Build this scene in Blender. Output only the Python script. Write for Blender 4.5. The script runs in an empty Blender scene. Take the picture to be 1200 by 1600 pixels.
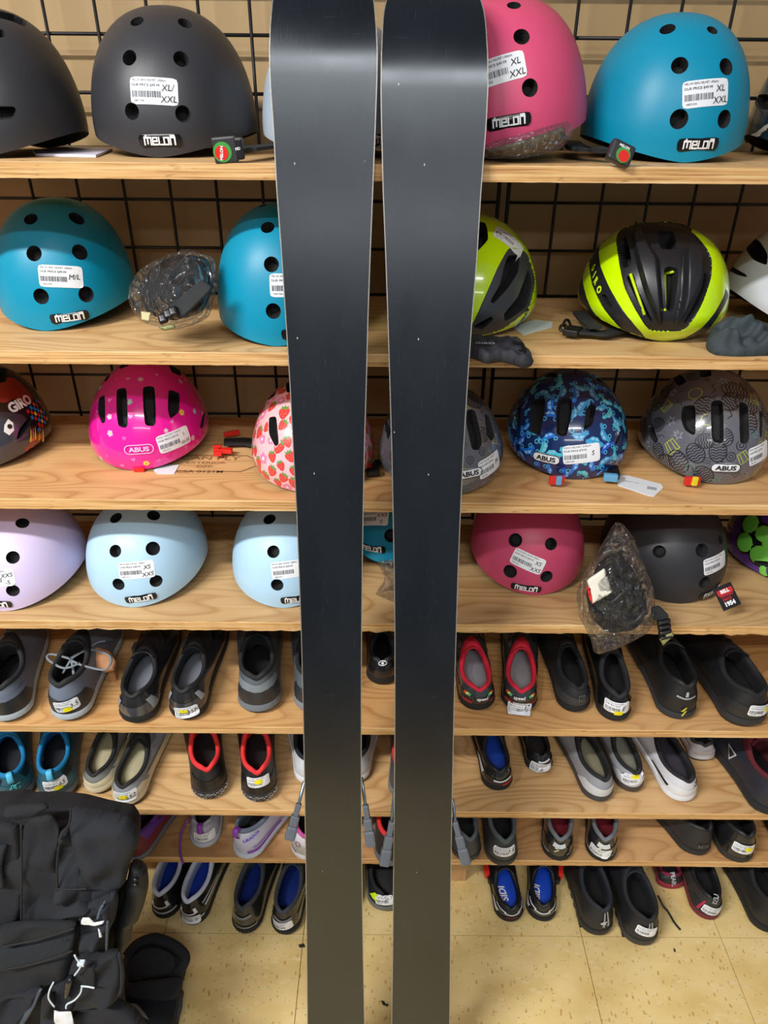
import bpy, bmesh, math, random
import numpy as np
from mathutils import Vector, Matrix, noise
from mathutils.bvhtree import BVHTree
random.seed(7); rng = np.random.RandomState(7)
R = math.radians
# ------------------------------------------------------------------ camera
F = 1110.0; CAMY = -0.94; H = 1.58; PITCH = 30.0; ROLL = 0.5
scene = bpy.context.scene
cd = bpy.data.cameras.new('camera'); cam = bpy.data.objects.new('camera', cd)
scene.collection.objects.link(cam); scene.camera = cam
cd.sensor_fit = 'VERTICAL'; cd.sensor_height = 24.0; cd.lens = 24.0 * F / 1600.0
cd.clip_start = 0.02; cd.clip_end = 60
CM = Matrix.Translation((0, CAMY, H)) @ Matrix.Rotation(R(90 - PITCH), 4, 'X') @ Matrix.Rotation(R(ROLL), 4, 'Z')
cam.matrix_world = CM
# ------------------------------------------------------------------ world, lights, exposure
w = bpy.data.worlds.new('room_light'); scene.world = w; w.use_nodes = True
w.node_tree.nodes['Background'].inputs[0].default_value = (0.80, 0.88, 1.0, 1)
w.node_tree.nodes['Background'].inputs[1].default_value = 0.19
def area_light(name, loc, sx, sy, power, col=(1.0, 0.995, 0.98)):
    l = bpy.data.lights.new(name, 'AREA'); l.shape = 'RECTANGLE'; l.size = sx; l.size_y = sy
    l.energy = power; l.color = col
    o = bpy.data.objects.new(name, l); scene.collection.objects.link(o); o.location = loc
    return o
area_light('ceiling_lamp', (-1.6, -1.55, 2.95), 1.5, 0.12, 126)
area_light('ceiling_lamp', (0.1, -2.25, 2.95), 1.7, 0.12, 40)
area_light('ceiling_lamp', (0.2, -4.9, 2.95), 3.2, 0.30, 52)
scene.view_settings.view_transform = 'Standard'; scene.view_settings.look = 'None'
scene.view_settings.exposure = 0.14; scene.view_settings.gamma = 1.0
scene.view_settings.use_curve_mapping = False

# ------------------------------------------------------------------ maths helpers
CR = np.array(CM.to_3x3()); CO = np.array(CM.translation)
def proj(P):
    q = (np.atleast_2d(P) - CO) @ CR
    z = -q[:, 2]
    return np.stack([600 + F * q[:, 0] / z, 800 - F * q[:, 1] / z], 1), z
def ray(px, py):
    d = CR @ np.array([(px - 600) / F, -(py - 800) / F, -1.0]); return d / np.linalg.norm(d)
def on_plane(px, py, p0, n):
    d = ray(px, py); n = np.asarray(n, float)
    return CO + d * (np.dot(np.asarray(p0, float) - CO, n) / np.dot(d, n))
def atz(px, py, z): return on_plane(px, py, (0, 0, z), (0, 0, 1))
def aty(px, py, y): return on_plane(px, py, (0, y, 0), (0, 1, 0))
def pxm(p): return F / proj(p)[1][0]

def chaikin(poly, n=2):
    p = np.asarray(poly, float)
    for k in range(n):
        q = np.roll(p, -1, 0); f = .13 if k == 0 else .25
        p = np.stack([p * (1 - f) + q * f, p * f + q * (1 - f)], 1).reshape(-1, p.shape[1])
    return p
def sdf_poly(P, poly):
    """signed distance (negative inside) and nearest boundary point"""
    A = poly; B = np.roll(poly, -1, 0); E = B - A
    W = P[:, None, :] - A[None]
    t = np.clip((W * E).sum(2) / ((E * E).sum(1)[None] + 1e-18), 0, 1)
    N = A[None] + t[..., None] * E[None]
    d = np.linalg.norm(P[:, None] - N, axis=2); k = d.argmin(1)
    near = N[np.arange(len(P)), k]; dist = d[np.arange(len(P)), k]
    x, y = P[:, 0][:, None], P[:, 1][:, None]
    c = ((A[None, :, 1] > y) != (B[None, :, 1] > y))
    xi = A[None, :, 0] + (y - A[None, :, 1]) * E[None, :, 0] / (E[None, :, 1] + 1e-18)
    ins = (c & (x < xi)).sum(1) % 2 == 1
    return np.where(ins, -dist, dist), near

# ------------------------------------------------------------------ materials
def lin(c):
    return tuple((v / 255 / 12.92 if v / 255 <= .04045 else ((v / 255 + .055) / 1.055) ** 2.4) for v in c)
MATS = {}
def mat(name, rgb, rough=.5, metal=0.0, coat=0.0, bump=0.0, bscale=300, var=0.06, vscale=30, spec=.5):
    if name in MATS: return MATS[name]
    m = bpy.data.materials.new(name); m.use_nodes = True; nt = m.node_tree; b = nt.nodes['Principled BSDF']
    c = lin(rgb); b.inputs['Roughness'].default_value = rough; b.inputs['Metallic'].default_value = metal
    b.inputs['Coat Weight'].default_value = coat; b.inputs['Coat Roughness'].default_value = .06
    b.inputs['Specular IOR Level'].default_value = spec
    tc = nt.nodes.new('ShaderNodeTexCoord'); nz = nt.nodes.new('ShaderNodeTexNoise')
    nz.inputs['Scale'].default_value = vscale; nz.inputs['Detail'].default_value = 4
    nt.links.new(tc.outputs['Object'], nz.inputs['Vector'])
    mx = nt.nodes.new('ShaderNodeMix'); mx.data_type = 'RGBA'
    mx.inputs[6].default_value = (*[v * (1 - var) for v in c], 1); mx.inputs[7].default_value = (*[min(1, v * (1 + var) + .002) for v in c], 1)
    nt.links.new(nz.outputs['Fac'], mx.inputs[0]); nt.links.new(mx.outputs[2], b.inputs['Base Color'])
    if bump:
        n2 = nt.nodes.new('ShaderNodeTexNoise'); n2.inputs['Scale'].default_value = bscale; n2.inputs['Detail'].default_value = 3
        nt.links.new(tc.outputs['Object'], n2.inputs['Vector'])
        bp = nt.nodes.new('ShaderNodeBump'); bp.inputs['Strength'].default_value = bump; bp.inputs['Distance'].default_value = .002
        nt.links.new(n2.outputs['Fac'], bp.inputs['Height']); nt.links.new(bp.outputs['Normal'], b.inputs['Normal'])
    MATS[name] = m; return m
def ramp(nt, fac, stops):
    r = nt.nodes.new('ShaderNodeValToRGB'); e = r.color_ramp.elements
    while len(e) < len(stops): e.new(.5)
    for k, (p, c) in enumerate(stops): e[k].position = p; e[k].color = (*c, 1)
    nt.links.new(fac, r.inputs[0]); return r.outputs[0]
def texnode(nt, kind, vec, **kw):
    n = nt.nodes.new(kind)
    for k, v in kw.items(): n.inputs[k].default_value = v
    nt.links.new(vec, n.inputs['Vector']); return n
def mapping(nt, scale, src='Object', rot=(0, 0, 0), loc=(0, 0, 0)):
    tc = nt.nodes.new('ShaderNodeTexCoord'); mp = nt.nodes.new('ShaderNodeMapping')
    mp.inputs['Scale'].default_value = scale; mp.inputs['Rotation'].default_value = rot; mp.inputs['Location'].default_value = loc
    nt.links.new(tc.outputs[src], mp.inputs['Vector']); return mp.outputs[0]
def mixc(nt, fac, a, b, mode='MIX'):
    m = nt.nodes.new('ShaderNodeMix'); m.data_type = 'RGBA'; m.blend_type = mode
    for s, v in ((0, fac), (6, a), (7, b)):
        if isinstance(v, (int, float)): m.inputs[s].default_value = v
        elif isinstance(v, tuple): m.inputs[s].default_value = (*v, 1)
        else: nt.links.new(v, m.inputs[s])
    return m.outputs[2]
def plywood(name, seed, tint=(214, 170, 116), edge=False):
    m = bpy.data.materials.new(name); m.use_nodes = True; nt = m.node_tree; b = nt.nodes['Principled BSDF']
    base = lin(tint); dark = lin(tuple(int(v * k) for v, k in zip(tint, (.82, .72, .60))))
    if edge:
        v = mapping(nt, (5, 1, 330), loc=(seed, 0, 0))
        n1 = texnode(nt, 'ShaderNodeTexNoise', v, Scale=1.0, Detail=5, Roughness=.6)
        col = ramp(nt, n1.outputs['Fac'], [(.36, lin((166, 118, 68))), (.5, lin((214, 168, 108))), (.66, lin((232, 196, 144)))])
        v2 = mapping(nt, (30, 1, 120), loc=(seed, 3, 0)); n2 = texnode(nt, 'ShaderNodeTexNoise', v2, Scale=1.0, Detail=6)
        f2 = ramp(nt, n2.outputs['Fac'], [(.62, (0, 0, 0)), (.72, (.75, .75, .75))])
        col = mixc(nt, f2, col, lin((120, 84, 50)))
    else:
        # rotary-cut veneer: contour bands of a stretched noise field
        v = mapping(nt, (1.1, 4.2, 1), loc=(seed * 1.7, seed, 0))
        n1 = texnode(nt, 'ShaderNodeTexNoise', v, Scale=1.3, Detail=2.0, Roughness=.45)
        ml = nt.nodes.new('ShaderNodeMath'); ml.operation = 'MULTIPLY'; ml.inputs[1].default_value = 26
        nt.links.new(n1.outputs['Fac'], ml.inputs[0])
        fr = nt.nodes.new('ShaderNodeMath'); fr.operation = 'FRACT'; nt.links.new(ml.outputs[0], fr.inputs[0])
        band = ramp(nt, fr.outputs[0], [(0.0, (.9, .9, .9)), (.12, (.45, .45, .45)), (.5, (0, 0, 0)), (.85, (.12, .12, .12)), (1, (.85, .85, .85))])
        col = mixc(nt, band, base, dark)
        v3 = mapping(nt, (6, 260, 1), loc=(seed, 0, 0)); n3 = texnode(nt, 'ShaderNodeTexNoise', v3, Scale=1.0, Detail=4)
        col = mixc(nt, ramp(nt, n3.outputs['Fac'], [(.45, (0, 0, 0)), (.8, (.5, .5, .5))]), col, dark)
        v4 = mapping(nt, (2.4, 4.6, 1), loc=(seed * 3.1, seed * .7, 0))
        vo = texnode(nt, 'ShaderNodeTexVoronoi', v4, Scale=1.0)
        col = mixc(nt, ramp(nt, vo.outputs['Distance'], [(.05, (.85, .85, .85)), (.085, (0, 0, 0))]), col, lin((140, 88, 44)))
        n5 = texnode(nt, 'ShaderNodeTexNoise', mapping(nt, (3, 3, 3)), Scale=1.0, Detail=3)
        col = mixc(nt, ramp(nt, n5.outputs['Fac'], [(.35, (0, 0, 0)), (.75, (.35, .35, .35))]), col, lin((236, 200, 150)))
    nt.links.new(col, b.inputs['Base Color']); b.inputs['Roughness'].default_value = .55
    return m
def tile_mat():
    m = bpy.data.materials.new('vinyl_tile'); m.use_nodes = True; nt = m.node_tree; b = nt.nodes['Principled BSDF']
    geo = nt.nodes.new('ShaderNodeNewGeometry')
    def gm(scale, rot=(0, 0, 0)):
        mp = nt.nodes.new('ShaderNodeMapping'); mp.inputs['Scale'].default_value = scale; mp.inputs['Rotation'].default_value = rot
        nt.links.new(geo.outputs['Position'], mp.inputs['Vector']); return mp.outputs[0]
    n = texnode(nt, 'ShaderNodeTexNoise', gm((9, 16, 1), (0, 0, .5)), Scale=1.0, Detail=5)
    col = ramp(nt, n.outputs['Fac'], [(.3, lin((214, 184, 118))), (.5, lin((226, 198, 134))), (.75, lin((234, 208, 150)))])
    for sc, rot, c, lo, hi in (((55, 120, 1), .4, (150, 152, 118), .10, .16), ((80, 38, 1), 1.2, (186, 140, 74), .12, .2), ((130, 50, 1), .2, (92, 78, 56), .07, .10), ((30, 60, 1), 2.0, (230, 206, 154), .10, .3)):
        vo = texnode(nt, 'ShaderNodeTexVoronoi', gm(sc, (0, 0, rot)), Scale=1.0)
        col = mixc(nt, ramp(nt, vo.outputs['Distance'], [(lo, (.8, .8, .8)), (hi, (0, 0, 0))]), col, lin(c))
    n2 = texnode(nt, 'ShaderNodeTexNoise', gm((3, 3, 1)), Scale=1.0, Detail=6)
    col = mixc(nt, ramp(nt, n2.outputs['Fac'], [(.5, (0, 0, 0)), (.8, (.35, .35, .35))]), col, lin((150, 124, 82)))
    nt.links.new(col, b.inputs['Base Color']); b.inputs['Roughness'].default_value = .38
    return m
def ski_base_mat():
    m = bpy.data.materials.new('scuffed_ski_base'); m.use_nodes = True; nt = m.node_tree; b = nt.nodes['Principled BSDF']
    n = texnode(nt, 'ShaderNodeTexNoise', mapping(nt, (14, 14, 5)), Scale=1.0, Detail=6)
    col = ramp(nt, n.outputs['Fac'], [(.3, lin((12, 14, 18))), (.7, lin((18, 21, 26)))])
    sc = texnode(nt, 'ShaderNodeTexNoise', mapping(nt, (900, 40, 40), rot=(0, .05, .1)), Scale=1.0, Detail=4)
    col = mixc(nt, ramp(nt, sc.outputs['Fac'], [(.66, (0, 0, 0)), (.82, (.22, .22, .22))]), col, lin((110, 116, 124)))
    s2 = texnode(nt, 'ShaderNodeTexNoise', mapping(nt, (26, 26, 700), rot=(0, .04, 0)), Scale=1.0, Detail=3)
    col = mixc(nt, ramp(nt, s2.outputs['Fac'], [(.68, (0, 0, 0)), (.82, (.16, .16, .16))]), col, lin((96, 100, 108)))
    vo = texnode(nt, 'ShaderNodeTexVoronoi', mapping(nt, (34, 20, 16)), Scale=1.0)
    col = mixc(nt, ramp(nt, vo.outputs['Distance'], [(.018, (1, 1, 1)), (.026, (0, 0, 0))]), col, lin((190, 190, 184)))
    nt.links.new(col, b.inputs['Base Color']); b.inputs['Specular IOR Level'].default_value = .75; b.inputs['Specular Tint'].default_value = (.86, .93, 1, 1)
    rr = ramp(nt, n.outputs['Fac'], [(.3, (.22, .22, .22)), (.7, (.27, .27, .27))])
    nt.links.new(rr, b.inputs['Roughness'])
    bp = nt.nodes.new('ShaderNodeBump'); bp.inputs['Strength'].default_value = .15; bp.inputs['Distance'].default_value = .0006
    nt.links.new(sc.outputs['Fac'], bp.inputs['Height']); nt.links.new(bp.outputs['Normal'], b.inputs['Normal'])
    return m
def film_mat(name='clear_plastic_film', tr=.92):
    if name in MATS: return MATS[name]
    m = bpy.data.materials.new(name); m.use_nodes = True; nt = m.node_tree; nt.nodes.clear()
    out = nt.nodes.new('ShaderNodeOutputMaterial'); mix = nt.nodes.new('ShaderNodeMixShader')
    t = nt.nodes.new('ShaderNodeBsdfTransparent'); g = nt.nodes.new('ShaderNodeBsdfGlossy'); mix2 = nt.nodes.new('ShaderNodeMixShader')
    d = nt.nodes.new('ShaderNodeBsdfDiffuse'); d.inputs[0].default_value = (.4, .43, .47, 1)
    t.inputs[0].default_value = (.93, .94, .95, 1); g.inputs['Roughness'].default_value = .10
    v = mapping(nt, (1, 1, .55)); n0 = texnode(nt, 'ShaderNodeTexNoise', v, Scale=14.0, Detail=3, Distortion=1.0)
    mv = nt.nodes.new('ShaderNodeMix'); mv.data_type = 'VECTOR'; mv.inputs[0].default_value = .22; nt.links.new(v, mv.inputs[4]); nt.links.new(n0.outputs['Color'], mv.inputs[5])
    vr = nt.nodes.new('ShaderNodeTexVoronoi'); vr.inputs['Scale'].default_value = 34.0; nt.links.new(mv.outputs[1], vr.inputs['Vector'])
    n = nt.nodes.new('ShaderNodeMath'); n.operation = 'ADD'; nt.links.new(vr.outputs['Distance'], n.inputs[0]); nt.links.new(n0.outputs['Fac'], n.inputs[1])
    bp = nt.nodes.new('ShaderNodeBump'); bp.inputs['Strength'].default_value = 1.0; bp.inputs['Distance'].default_value = .02
    nt.links.new(n.outputs[0], bp.inputs['Height']); nt.links.new(bp.outputs['Normal'], g.inputs['Normal'])
    mix2.inputs[0].default_value = .9; nt.links.new(d.outputs[0], mix2.inputs[1]); nt.links.new(g.outputs[0], mix2.inputs[2])
    lw = nt.nodes.new('ShaderNodeLayerWeight'); lw.inputs[0].default_value = .32
    nt.links.new(bp.outputs['Normal'], lw.inputs['Normal'])
    mm = nt.nodes.new('ShaderNodeMapRange'); mm.inputs['To Min'].default_value = 1 - tr; mm.inputs['To Max'].default_value = .55
    nt.links.new(lw.outputs['Fresnel'], mm.inputs['Value']); nt.links.new(mm.outputs[0], mix.inputs[0])
    nt.links.new(t.outputs[0], mix.inputs[1]); nt.links.new(mix2.outputs[0], mix.inputs[2]); nt.links.new(mix.outputs[0], out.inputs[0])
    MATS[name] = m; return m
WHITE = mat('sticker_white', (236, 238, 242), .45, var=.02)
YELLOW = mat('sticker_yellow', (240, 226, 20), .4, var=.02)
INK = mat('print_grey', (88, 92, 100), .6, var=.05); PEN = mat('marker_black', (18, 18, 24), .5)
BLK = mat('black_plastic', (20, 20, 22), .35); DARK = mat('vent_dark_foam', (14, 14, 16), .8, bump=.6, bscale=500)
NYLON = mat('black_nylon_webbing', (30, 32, 34), .75, bump=.6, bscale=600); STEEL = mat('steel', (190, 194, 200), .25, metal=1.0)
FABRIC = mat('black_fabric', (28, 29, 34), .85, bump=.5, bscale=500, var=.15)
LOGOW = mat('logo_white', (240, 240, 240), .35)

# ------------------------------------------------------------------ object helpers
C = scene.collection
def meta(o, label=None, cat=None, group=None, kind=None):
    for k, v in (('label', label), ('category', cat), ('group', group), ('kind', kind)):
        if v: o[k] = v
    return o
def thing(name, M, label, cat, group=None):
    o = bpy.data.objects.new(name, None); C.objects.link(o); o.matrix_world = M; o.empty_display_size = .03
    return meta(o, label, cat, group)
def add(name, V, Fc, mats, parent=None, fm=None, smooth=True, sharp=None, label=None, M=None):
    me = bpy.data.meshes.new(name)
    me.from_pydata([tuple(map(float, v)) for v in V], [], [tuple(map(int, f)) for f in Fc])
    for m in (mats if isinstance(mats, (list, tuple)) else [mats]): me.materials.append(m)
    if fm is not None: me.polygons.foreach_set('material_index', np.asarray(fm, dtype=np.int32))
    me.polygons.foreach_set('use_smooth', [smooth] * len(me.polygons)); me.update()
    if smooth and sharp: me.set_sharp_from_angle(angle=R(sharp))
    o = bpy.data.objects.new(name, me); C.objects.link(o)
    if parent is not None: o.parent = parent
    if M is not None: o.matrix_world = M
    if label: o['label'] = label
    return o
def addw(name, V, Fc, mats, root, **k):
    """vertices given in world space, stored in the root's space"""
    Mi = np.array(root['_M']) if False else np.array(ROOTM[root.name].inverted())
    V = np.asarray(V, float); V = V @ Mi[:3, :3].T + Mi[:3, 3]
    par = k.pop('parent', root)
    return add(name, V, Fc, mats, par, **k)
ROOTM = {}
GROUPS = dict(bike_helmet='matte city helmets on the shelves', kids_bike_helmet='kids helmets with printed shells', road_bike_helmet='vented road helmets on the second shelf', pad_bag='plastic bags of spare helmet pads', swing_tag='white swing tags on the third shelf', ski='pair of skis leaning on the shelves', helmet_pouch='cloth pouches on the second shelf', debris='scraps on the tile floor', bike_shoe='cycling shoes on display', running_shoe='running shoes on display')
def rthing(name, M, label, cat, group=None):
    group = group or GROUPS.get(name)
    o = thing(name, M, label, cat, group); ROOTM[o.name] = M; return o
def T(x, y, z): return Matrix.Translation((x, y, z))
def box_vf(c, d, bev=.0, ax=None):
    bm = bmesh.new(); bmesh.ops.create_cube(bm, size=1)
    for v in bm.verts: v.co = Vector((v.co.x * d[0], v.co.y * d[1], v.co.z * d[2]))
    if bev: bmesh.ops.bevel(bm, geom=bm.edges[:], offset=bev, segments=2, profile=.6, affect='EDGES')
    A = np.array(ax).T if ax is not None else np.eye(3)
    V = np.array([v.co for v in bm.verts]) @ A.T + np.asarray(c)
    Fc = [[v.index for v in f.verts] for f in bm.faces]; bm.free(); return V, Fc
def join(parts):
    V = []; Fc = []; fm = []; n = 0
    for p in parts:
        v, f = p[0], p[1]; V.append(np.asarray(v, float)); Fc += [[i + n for i in q] for q in f]
        m = p[2] if len(p) > 2 else 0
        fm += (list(m) if hasattr(m, '__len__') else [m] * len(f)); n += len(v)
    return np.concatenate(V), Fc, fm
def tube(pts, r, n=8, closed=False, flat=None):
    P = np.asarray(pts, float); rs = np.full(len(P), r) if np.isscalar(r) else np.asarray(r)
    V = []; Fc = []; up = np.array([0, 0, 1.0]); L = len(P)
    prev = None
    for i in range(L):
        a = P[(i - 1) % L] if (closed or i > 0) else P[i]; b = P[(i + 1) % L] if (closed or i < L - 1) else P[i]
        t = b - a; t /= (np.linalg.norm(t) + 1e-12)
        if prev is None:
            s = np.cross(t, up if abs(t[2]) < .9 else np.array([1.0, 0, 0]))
        else: s = prev - t * np.dot(prev, t)
        s /= (np.linalg.norm(s) + 1e-12); prev = s; u = np.cross(s, t)
        for k in range(n):
            th = 2 * math.pi * k / n
            V.append(P[i] + rs[i] * (s * math.cos(th) + u * math.sin(th) * (flat or 1)))
    for i in range(L if closed else L - 1):
        for k in range(n):
            a = i * n + k; b = i * n + (k + 1) % n; j = (i + 1) % L
            Fc.append([a, b, j * n + (k + 1) % n, j * n + k])
    if not closed: Fc.append(list(range(n))[::-1]); Fc.append([(L - 1) * n + k for k in range(n)])
    return np.array(V), Fc
def curve(pts, n=8):
    P = np.asarray(pts, float); out = []
    for i in range(len(P) - 1):
        p0 = P[max(i - 1, 0)]; p1 = P[i]; p2 = P[i + 1]; p3 = P[min(i + 2, len(P) - 1)]
        for t in np.linspace(0, 1, n, endpoint=False):
            out.append(.5 * ((2 * p1) + (p2 - p0) * t + (2 * p0 - 5 * p1 + 4 * p2 - p3) * t * t + (3 * p1 - p0 - 3 * p2 + p3) * t ** 3))
    out.append(P[-1]); return np.array(out)
def bvh_of(V, Fc, M=None):
    V = np.asarray(V, float)
    if M is not None: A = np.array(M); V = V @ A[:3, :3].T + A[:3, 3]
    return BVHTree.FromPolygons([tuple(v) for v in V], [tuple(f) for f in Fc])
def px_hit(bvh, px, py):
    h = bvh.ray_cast(Vector(CO), Vector(ray(px, py)))
    return (np.array(h[0]), np.array(h[1])) if h[0] is not None else (None, None)

# ------------------------------------------------------------------ flat 2-D shapes for prints and stickers
def rrect(w_, h_, r, nx=10, ny=6):
    xs = np.linspace(-w_ / 2, w_ / 2, nx + 1); ys = np.linspace(-h_ / 2, h_ / 2, ny + 1)
    V = np.array([(x, y) for y in ys for x in xs])
    for c in ((1, 1), (1, -1), (-1, 1), (-1, -1)):
        i = np.where((abs(V[:, 0] - c[0] * w_ / 2) < 1e-9) & (abs(V[:, 1] - c[1] * h_ / 2) < 1e-9))[0]
        V[i] -= np.array(c) * r * .42
    Fc = [[j * (nx + 1) + i, j * (nx + 1) + i + 1, (j + 1) * (nx + 1) + i + 1, (j + 1) * (nx + 1) + i] for j in range(ny) for i in range(nx)]
    return V, Fc
def pill(w_, h_, r, n=6, sub=4):
    r = min(r, h_ / 2, w_ / 2); pts = []
    for cx, cy, a0 in ((w_ / 2 - r, h_ / 2 - r, 0), (-w_ / 2 + r, h_ / 2 - r, 90), (-w_ / 2 + r, -h_ / 2 + r, 180), (w_ / 2 - r, -h_ / 2 + r, 270)):
        for k in range(n + 1): a = R(a0 + 90 * k / n); pts.append((cx + r * math.cos(a), cy + r * math.sin(a)))
    return fan(pts, sub)
def fan(pts, rings=3):
    P = np.asarray(pts, float); c = P.mean(0); n = len(P); V = []; Fc = []
    for k in range(rings): V += list(c + (P - c) * (1 - k / rings))
    V.append(c)
    for k in range(rings - 1):
        for i in range(n): Fc.append([k * n + i, k * n + (i + 1) % n, (k + 1) * n + (i + 1) % n, (k + 1) * n + i])
    for i in range(n): Fc.append([(rings - 1) * n + i, (rings - 1) * n + (i + 1) % n, rings * n])
    return np.array(V), Fc
TC = {}
def text(s, h_, bold=0.0, wscale=1.0, shear=0.0, width=None):
    k = (s, bold, shear)
    if k not in TC:
        cu = bpy.data.curves.new('t', 'FONT'); cu.body = s; cu.size = 1; cu.offset = bold; cu.shear = shear; cu.resolution_u = 3
        cu.align_x = 'CENTER'; cu.align_y = 'CENTER'
        ob = bpy.data.objects.new('t', cu); me = bpy.data.meshes.new_from_object(ob)
        V = np.array([v.co[:2] for v in me.vertices]); Fc = [list(p.vertices) for p in me.polygons]
        bpy.data.objects.remove(ob); bpy.data.meshes.remove(me); bpy.data.curves.remove(cu)
        c = (V.max(0) + V.min(0)) / 2; TC[k] = (V - c, Fc)
    V, Fc = TC[k]; V = V / (V[:, 1].max() - V[:, 1].min()) * h_
    if width: V = V * np.array([width / (V[:, 0].max() - V[:, 0].min()), 1])
    return V * np.array([wscale, 1]), Fc
def stroke(polys, lw):
    V = []; Fc = []
    for P in polys:
        P = np.asarray(P, float); n = len(P); b = len(V)
        for i in range(n):
            a = P[max(i - 1, 0)]; c = P[min(i + 1, n - 1)]; t = c - a; t = t / (np.linalg.norm(t) + 1e-9); nn = np.array([-t[1], t[0]])
            sc = 1.0
            if 0 < i < n - 1:
                t1 = P[i] - a; t1 = t1 / (np.linalg.norm(t1) + 1e-9); sc = 1 / max(.55, abs(np.dot(t, t1)))
            e = t * (lw / 2 if i == n - 1 else (-lw / 2 if i == 0 else 0))
            V += [P[i] + nn * lw / 2 * sc + e, P[i] - nn * lw / 2 * sc + e]
        for i in range(n - 1): q = b + 2 * i; Fc.append([q, q + 1, q + 3, q + 2])
    return np.array(V), Fc
def shift(s, dx=0, dy=0, rot=0, sc=1):
    V = np.asarray(s[0]) * sc; a = R(rot); V = V @ np.array([[math.cos(a), math.sin(a)], [-math.sin(a), math.cos(a)]])
    return (V + np.array([dx, dy]),) + tuple(s[1:])
def circ(r, n=14, rings=1, ry=None): return fan([(r * math.cos(2 * math.pi * k / n), (ry or r) * math.sin(2 * math.pi * k / n)) for k in range(n)], rings)
def ringpts(r, n=14, ry=None): return [(r * math.cos(2 * math.pi * k / n), (ry or r) * math.sin(2 * math.pi * k / n)) for k in range(n + 1)]
def melon_word(h_):
    ls = [([[(0, 0), (0, 1), (1.2, 1), (1.2, 0)], [(.6, 1), (.6, .15)], [(.2, 1), (.32, 1.25)]], 1.55), ([[(.85, 0), (0, 0), (0, 1), (.8, 1), (.8, .5), (.3, .5)]], 1.15),
          ([[(0, 1.0), (0, 0), (.65, 0)]], .95), ([[(0, 0), (0, 1), (.8, 1), (.8, 0), (0, 0)]], 1.15), ([[(0, 0), (0, 1), (.8, 1), (.8, 0)], [(.1, 1.25), (.75, 1.25)]], .8)]
    P = []; x = 0
    for st, adv in ls:
        for s in st: P.append([(px + x, py) for px, py in s])
        x += adv
    V, Fc = stroke(P, .26); V = (V - np.array([x / 2, .5])) * h_ * np.array([.92, 1]); return V, Fc

def decal(root, parent, bvh, px, py, layers, rot=0, name='print', world=None, upv=None):
    """wrap flat layers (V2, faces, material) on a surface at the point seen at px,py; returns one object per name"""
    if world is None:
        c, n = px_hit(bvh, px, py)
        if c is None: return None
        ns = [n]
        for dx, dy in ((4, 0), (-4, 0), (0, 4), (0, -4)):
            q = px_hit(bvh, px + dx, py + dy)
            if q[0] is not None and np.linalg.norm(q[0] - c) < .02: ns.append(q[1])
        n = np.mean(ns, 0); n /= np.linalg.norm(n)
    else: c, n = world
    if np.dot(n, CO - c) < 0: n = -n
    u = CR[:, 0] if upv is None else np.cross(upv, n); u = u - n * np.dot(u, n); u /= np.linalg.norm(u); v = np.cross(n, u)
    a = R(rot); U = u * math.cos(a) + v * math.sin(a); Vv = -u * math.sin(a) + v * math.cos(a)
    out = []; mats = []
    for k, (V2, Fc, m, off) in enumerate(layers):
        W = []; last = 0
        for (x, y) in V2:
            p = c + U * x + Vv * y
            h = bvh.ray_cast(Vector(p + n * .03), Vector(-n), .06)
            if h[0] is not None and abs(h[3] - .03) < .016: last = .03 - h[3]
            W.append(p + n * (last + off))
        if m not in mats: mats.append(m)
        out.append((np.array(W), Fc, mats.index(m)))
    V, Fc, fm = join(out)
    par = parent or root
    return addw(name, V, Fc, mats, root, parent=par, fm=fm, smooth=False)
def price_sticker(root, bvh, px, py, rot, price='$49.99', line='MELON BIKE HELMET URBAN', hand=None, W=.058, Hh=.030, yellow=None, white=WHITE, hsize=.007, world=None, base=0.0):
    st = decal(root, None, bvh, px, py, [(*rrect(W, Hh, .003), white, .0005 + base)], rot, 'price_sticker', world=world)
    if st is None: return
    L = [shift(text(line, .0026, width=W * .72), -W * .1, Hh * .39)]
    L.append(shift(text('OUR PRICE ' + price, .0034, .01, width=W * .6), -W * .17, Hh * .2))
    x = -W * .45; bars = []
    rr = random.Random(len(line) + int(px))
    while x < W * .14:
        b_ = rr.choice((.0006, .0009, .0013)); bars.append(shift(([(-b_ / 2, -.0035), (b_ / 2, -.0035), (b_ / 2, .0035), (-b_ / 2, .0035)], [[0, 1, 2, 3]]), x, -Hh * .12)); x += b_ + rr.choice((.0007, .0011))
    L += bars; L.append(shift(text('1087%d' % (1000 + int(px)), .0022, width=W * .22), -W * .32, -Hh * .36))
    lay = [(s[0], s[1], INK, .0010 + base) for s in L]
    if hand:
        for k, hs in enumerate(hand):
            s = shift(text(hs, hsize, .0, shear=.25), W * .30, Hh * (.14 - .42 * k) if len(hand) > 1 else 0, rot=4)
            lay.append((s[0], s[1], PEN, .0013 + base))
    if yellow:
        s = shift(rrect(W * .36, Hh * .42, .001, 4, 2), yellow[0] * W, yellow[1] * Hh); lay.append((s[0], s[1], YELLOW, .0011 + base))
    pr = decal(root, None, bvh, px, py, lay, rot, 'sticker_print', world=world)
    pr.parent = st; pr.matrix_parent_inverse = Matrix.Identity(4)
    return st

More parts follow.
